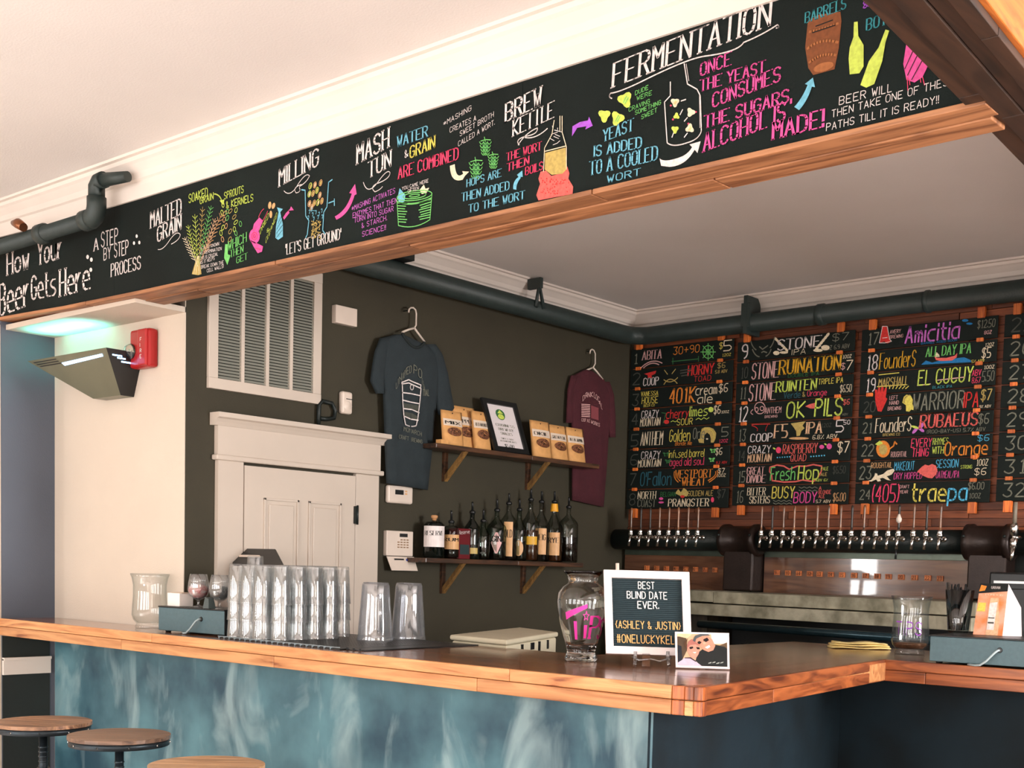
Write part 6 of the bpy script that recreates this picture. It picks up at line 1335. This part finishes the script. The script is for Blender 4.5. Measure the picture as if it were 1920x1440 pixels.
# right end of the bar
P0 = at(1742,1239,'Z',ZB_+.008); 
cash_drawer('slate cash drawer with looped cable at the right edge of the frame', P0, P0+Vector((.44,.02,0)), .36, .098, .62, 'cash drawers on the bar')
zr = ZB_+.008+.104+.0005
P = at(1797,1170,'Y',4.93)
t = thing('straw_holder', 'clear plastic cup packed with black straws on the right drawer', 'straw holder', (P.x, P.y, zr))
obj('cup', MB().lathe([(0,.001),(.040,.0),(.042,.01),(.058,.175),(.0565,.175),(.040,.012),(0,.008)], n=28), thin_glass('straw_cup', (.8,.86,.88), .10, (.3,.36,.38)), t, world=False)
random.seed(3)
for k in range(26):
    a = random.random()*6.28; r0 = random.uniform(.004,.030); r1 = random.uniform(.01,.05); H = random.uniform(.17,.20)
    obj('straw', MB().tube([(r0*math.cos(a), r0*math.sin(a), .010), (r1*math.cos(a+.3), r1*math.sin(a+.3), H)], .0032, 6), M_black, t, world=False)
for k in range(5):
    a = 2.9+k*.14; obj('clear_straw', MB().tube([(.034*math.cos(a), .034*math.sin(a), .012), (.055*math.cos(a), .055*math.sin(a), .205)], .0034, 6), thin_glass('straw_clear', (.86,.9,.9), .2, (.5,.56,.56)), t, world=False)
e0, e1_, e2, e3 = at(1825,1177,'Y',4.84), at(1880,1182,'Y',4.85), None, None; e0.z = e1_.z = zr
dt = FW.dot(e0-EYE)
e3 = at_depth(1838,1094,dt*1.02); e2 = e3+(e1_-e0)*.98
t = thing('table_tent', 'orange folded table tent card with a bottle picture, on right drawer', 'table tent', tuple(e0))
def tt(u, v, o=0): 
    n3 = (e1_-e0).cross(e3-e0).normalized(); n3 = n3 if n3.dot(EYE-e0) > 0 else -n3
    return e0.lerp(e1_, u).lerp(e3.lerp(e2, u), v)+n3*o
back = Vector((.03,.10,0))
M_or = paint('tent_orange', (226,130,70), .5, .35, 14, 0, c2=(236,176,150)); M_tw = paint('tent_white', (226,214,216), .6, .05)
obj('front_face', MB().add([tt(0,0),tt(1,0),tt(1,1),tt(0,1),tt(0,0,-.0012),tt(1,0,-.0012),tt(1,1,-.0012),tt(0,1,-.0012)], [(0,1,2,3),(7,6,5,4),(0,4,5,1),(1,5,6,2),(2,6,7,3),(3,7,4,0)]), M_or, t)
bk = [tt(1,0)+Vector((.055,.06,0)), tt(1,1)+Vector((.004,.004,0))]
obj('side_face', MB().add([tt(1,0), bk[0], tt(1,.55)+Vector((.045,.045,0)), tt(1,1)], [(0,1,2,3)]), M_tw, t)
obj('back_face', MB().add([tt(0,0)+Vector((.055,.06,0)), bk[0], tt(1,.55)+Vector((.045,.045,0)), tt(1,1)+Vector((.0005,.0005,0)), tt(0,1)+Vector((.0005,.0005,0)), tt(0,.55)+Vector((.045,.045,0))], [(0,1,2,3,4,5)]), M_tw, t)
def tp_(pts, c, o): obj('print', MB().add([tt(u, v, o) for u, v in pts], [tuple(range(len(pts)))]), chalk(c), t)
tp_([(.0,.80),(1,.86),(1,1),(0,1)], 'black', .0006); tp_([(.0,.84),(.2,.86),(.25,.95),(.05,.97)], 'orange', .0009); tp_([(.02,.45),(.3,.45),(.3,.62),(.04,.62)], 'yellow', .0008)
tp_([(.42,0),(.42,.35),(.40,.5),(.44,.72),(.72,.72),(.76,.5),(.84,.3),(.84,0)], 'peach', .0008); tp_([(.44,.10),(.44,.62),(.70,.64),(.68,.10)], 'white', .0012); tp_([(.45,.22),(.45,.25),(.66,.25),(.66,.22)], 'dgrey', .0015); tp_([(.45,.32),(.45,.34),(.66,.34),(.66,.32)], 'dgrey', .0015)
mb = MB(); letters(mb, 'URBAN', 1, 1, lambda a, b: tt(.42+.3*a, .90+.05*b, .0012), 'plain', .2); obj('lettering', mb, chalk('white'), t)
mb = MB(); letters(mb, 'PUMPKIN', 1, 1, lambda a, b: tt(.25+.6*a, .765+.03*b, .0012), 'plain', .2); obj('lettering', mb, chalk('cream'), t)
# folded cloth
P = gp(1610, 1216)
t = thing('bar_cloth', 'folded pale yellow cloth lying on the bar left of the flared vase', 'cloth', (P.x, P.y, ZB_), .95)
M_cl = paint('cloth_cream', (236,210,140), .9, .08, 20, .4, 120)
for k, (w_, d_, z0) in enumerate(((.135,.06,0),(.130,.055,.011),(.12,.05,.021))):
    rg = []
    for i in range(12):
        u = i/11; x = -w_+2*w_*u; hh = .010+.0035*math.sin(u*9+k); yo = .006*math.sin(u*7+k*2)
        rg.append([(x, yo+d_*math.cos(a), z0+hh*.5+hh*.5*math.sin(a)*(1 if abs(math.sin(a)) > 0 else 1)) for a in [2*math.pi*j/14 for j in range(14)]])
    obj('fold', MB().rings(rg), M_cl, t, world=False)
t.rotation_euler = (0,0,math.atan2(RT.y, RT.x))
# pale bin behind the bar
zc2 = 1.10
q = [at(x, y, 'Z', zc2) for x, y in ((843,1190),(950,1200),(1047,1185),(974,1176))]
cen = (q[0]+q[1]+q[2]+q[3])/4
t = thing('pale_bin', 'off white lidded plastic bin standing behind the bar', 'bin', (cen.x, cen.y, 0))
M_bin = paint('bin_plastic', (206,196,170), .6, .06, 6, .15, 60)
poly = [(p.x, p.y) for p in q]
ar = sum(poly[i][0]*poly[(i+1)%4][1]-poly[(i+1)%4][0]*poly[i][1] for i in range(4))
if ar < 0: poly = poly[::-1]
def inset(k): return [(cen.x+(x-cen.x)*k, cen.y+(y-cen.y)*k) for x, y in poly]
obj('lid', MB().prism(poly, zc2-.022, zc2), M_bin, t, bevel=.008); obj('body', MB().prism(inset(.96), .02, zc2-.024), M_bin, t, bevel=.01)
e_a, e_b = Vector((inset(.97)[0][0], inset(.97)[0][1], 0)), None
pq = [Vector((x, y, 0)) for x, y in inset(.962)]
q1_, q2_ = at(950,1200,'Z',zc2), at(1047,1185,'Z',zc2)
for u, w_, dz in ((.28,.012,.045),(.48,.022,.03),(.62,.012,.06),(.80,.01,.04)):
    p = q1_.lerp(q2_, u); p = cen+(p-cen)*.965; d2 = (q2_-q1_).normalized(); nn3 = Vector((d2.y, -d2.x, 0))
    obj('slot', MB().hexa([Vector((*(p-d2*w_+nn3*s_).xy, zc2-.03-dz)) if kk < 2 else Vector((*(p+d2*w_+nn3*s_).xy, zc2-.03-dz)) for kk, s_ in ((0,-.004),(1,.004),(2,.004),(3,-.004))]+
        [Vector((*(p-d2*w_+nn3*s_).xy, zc2-.03)) if kk < 2 else Vector((*(p+d2*w_+nn3*s_).xy, zc2-.03)) for kk, s_ in ((0,-.004),(1,.004),(2,.004),(3,-.004))]), M_black, t)
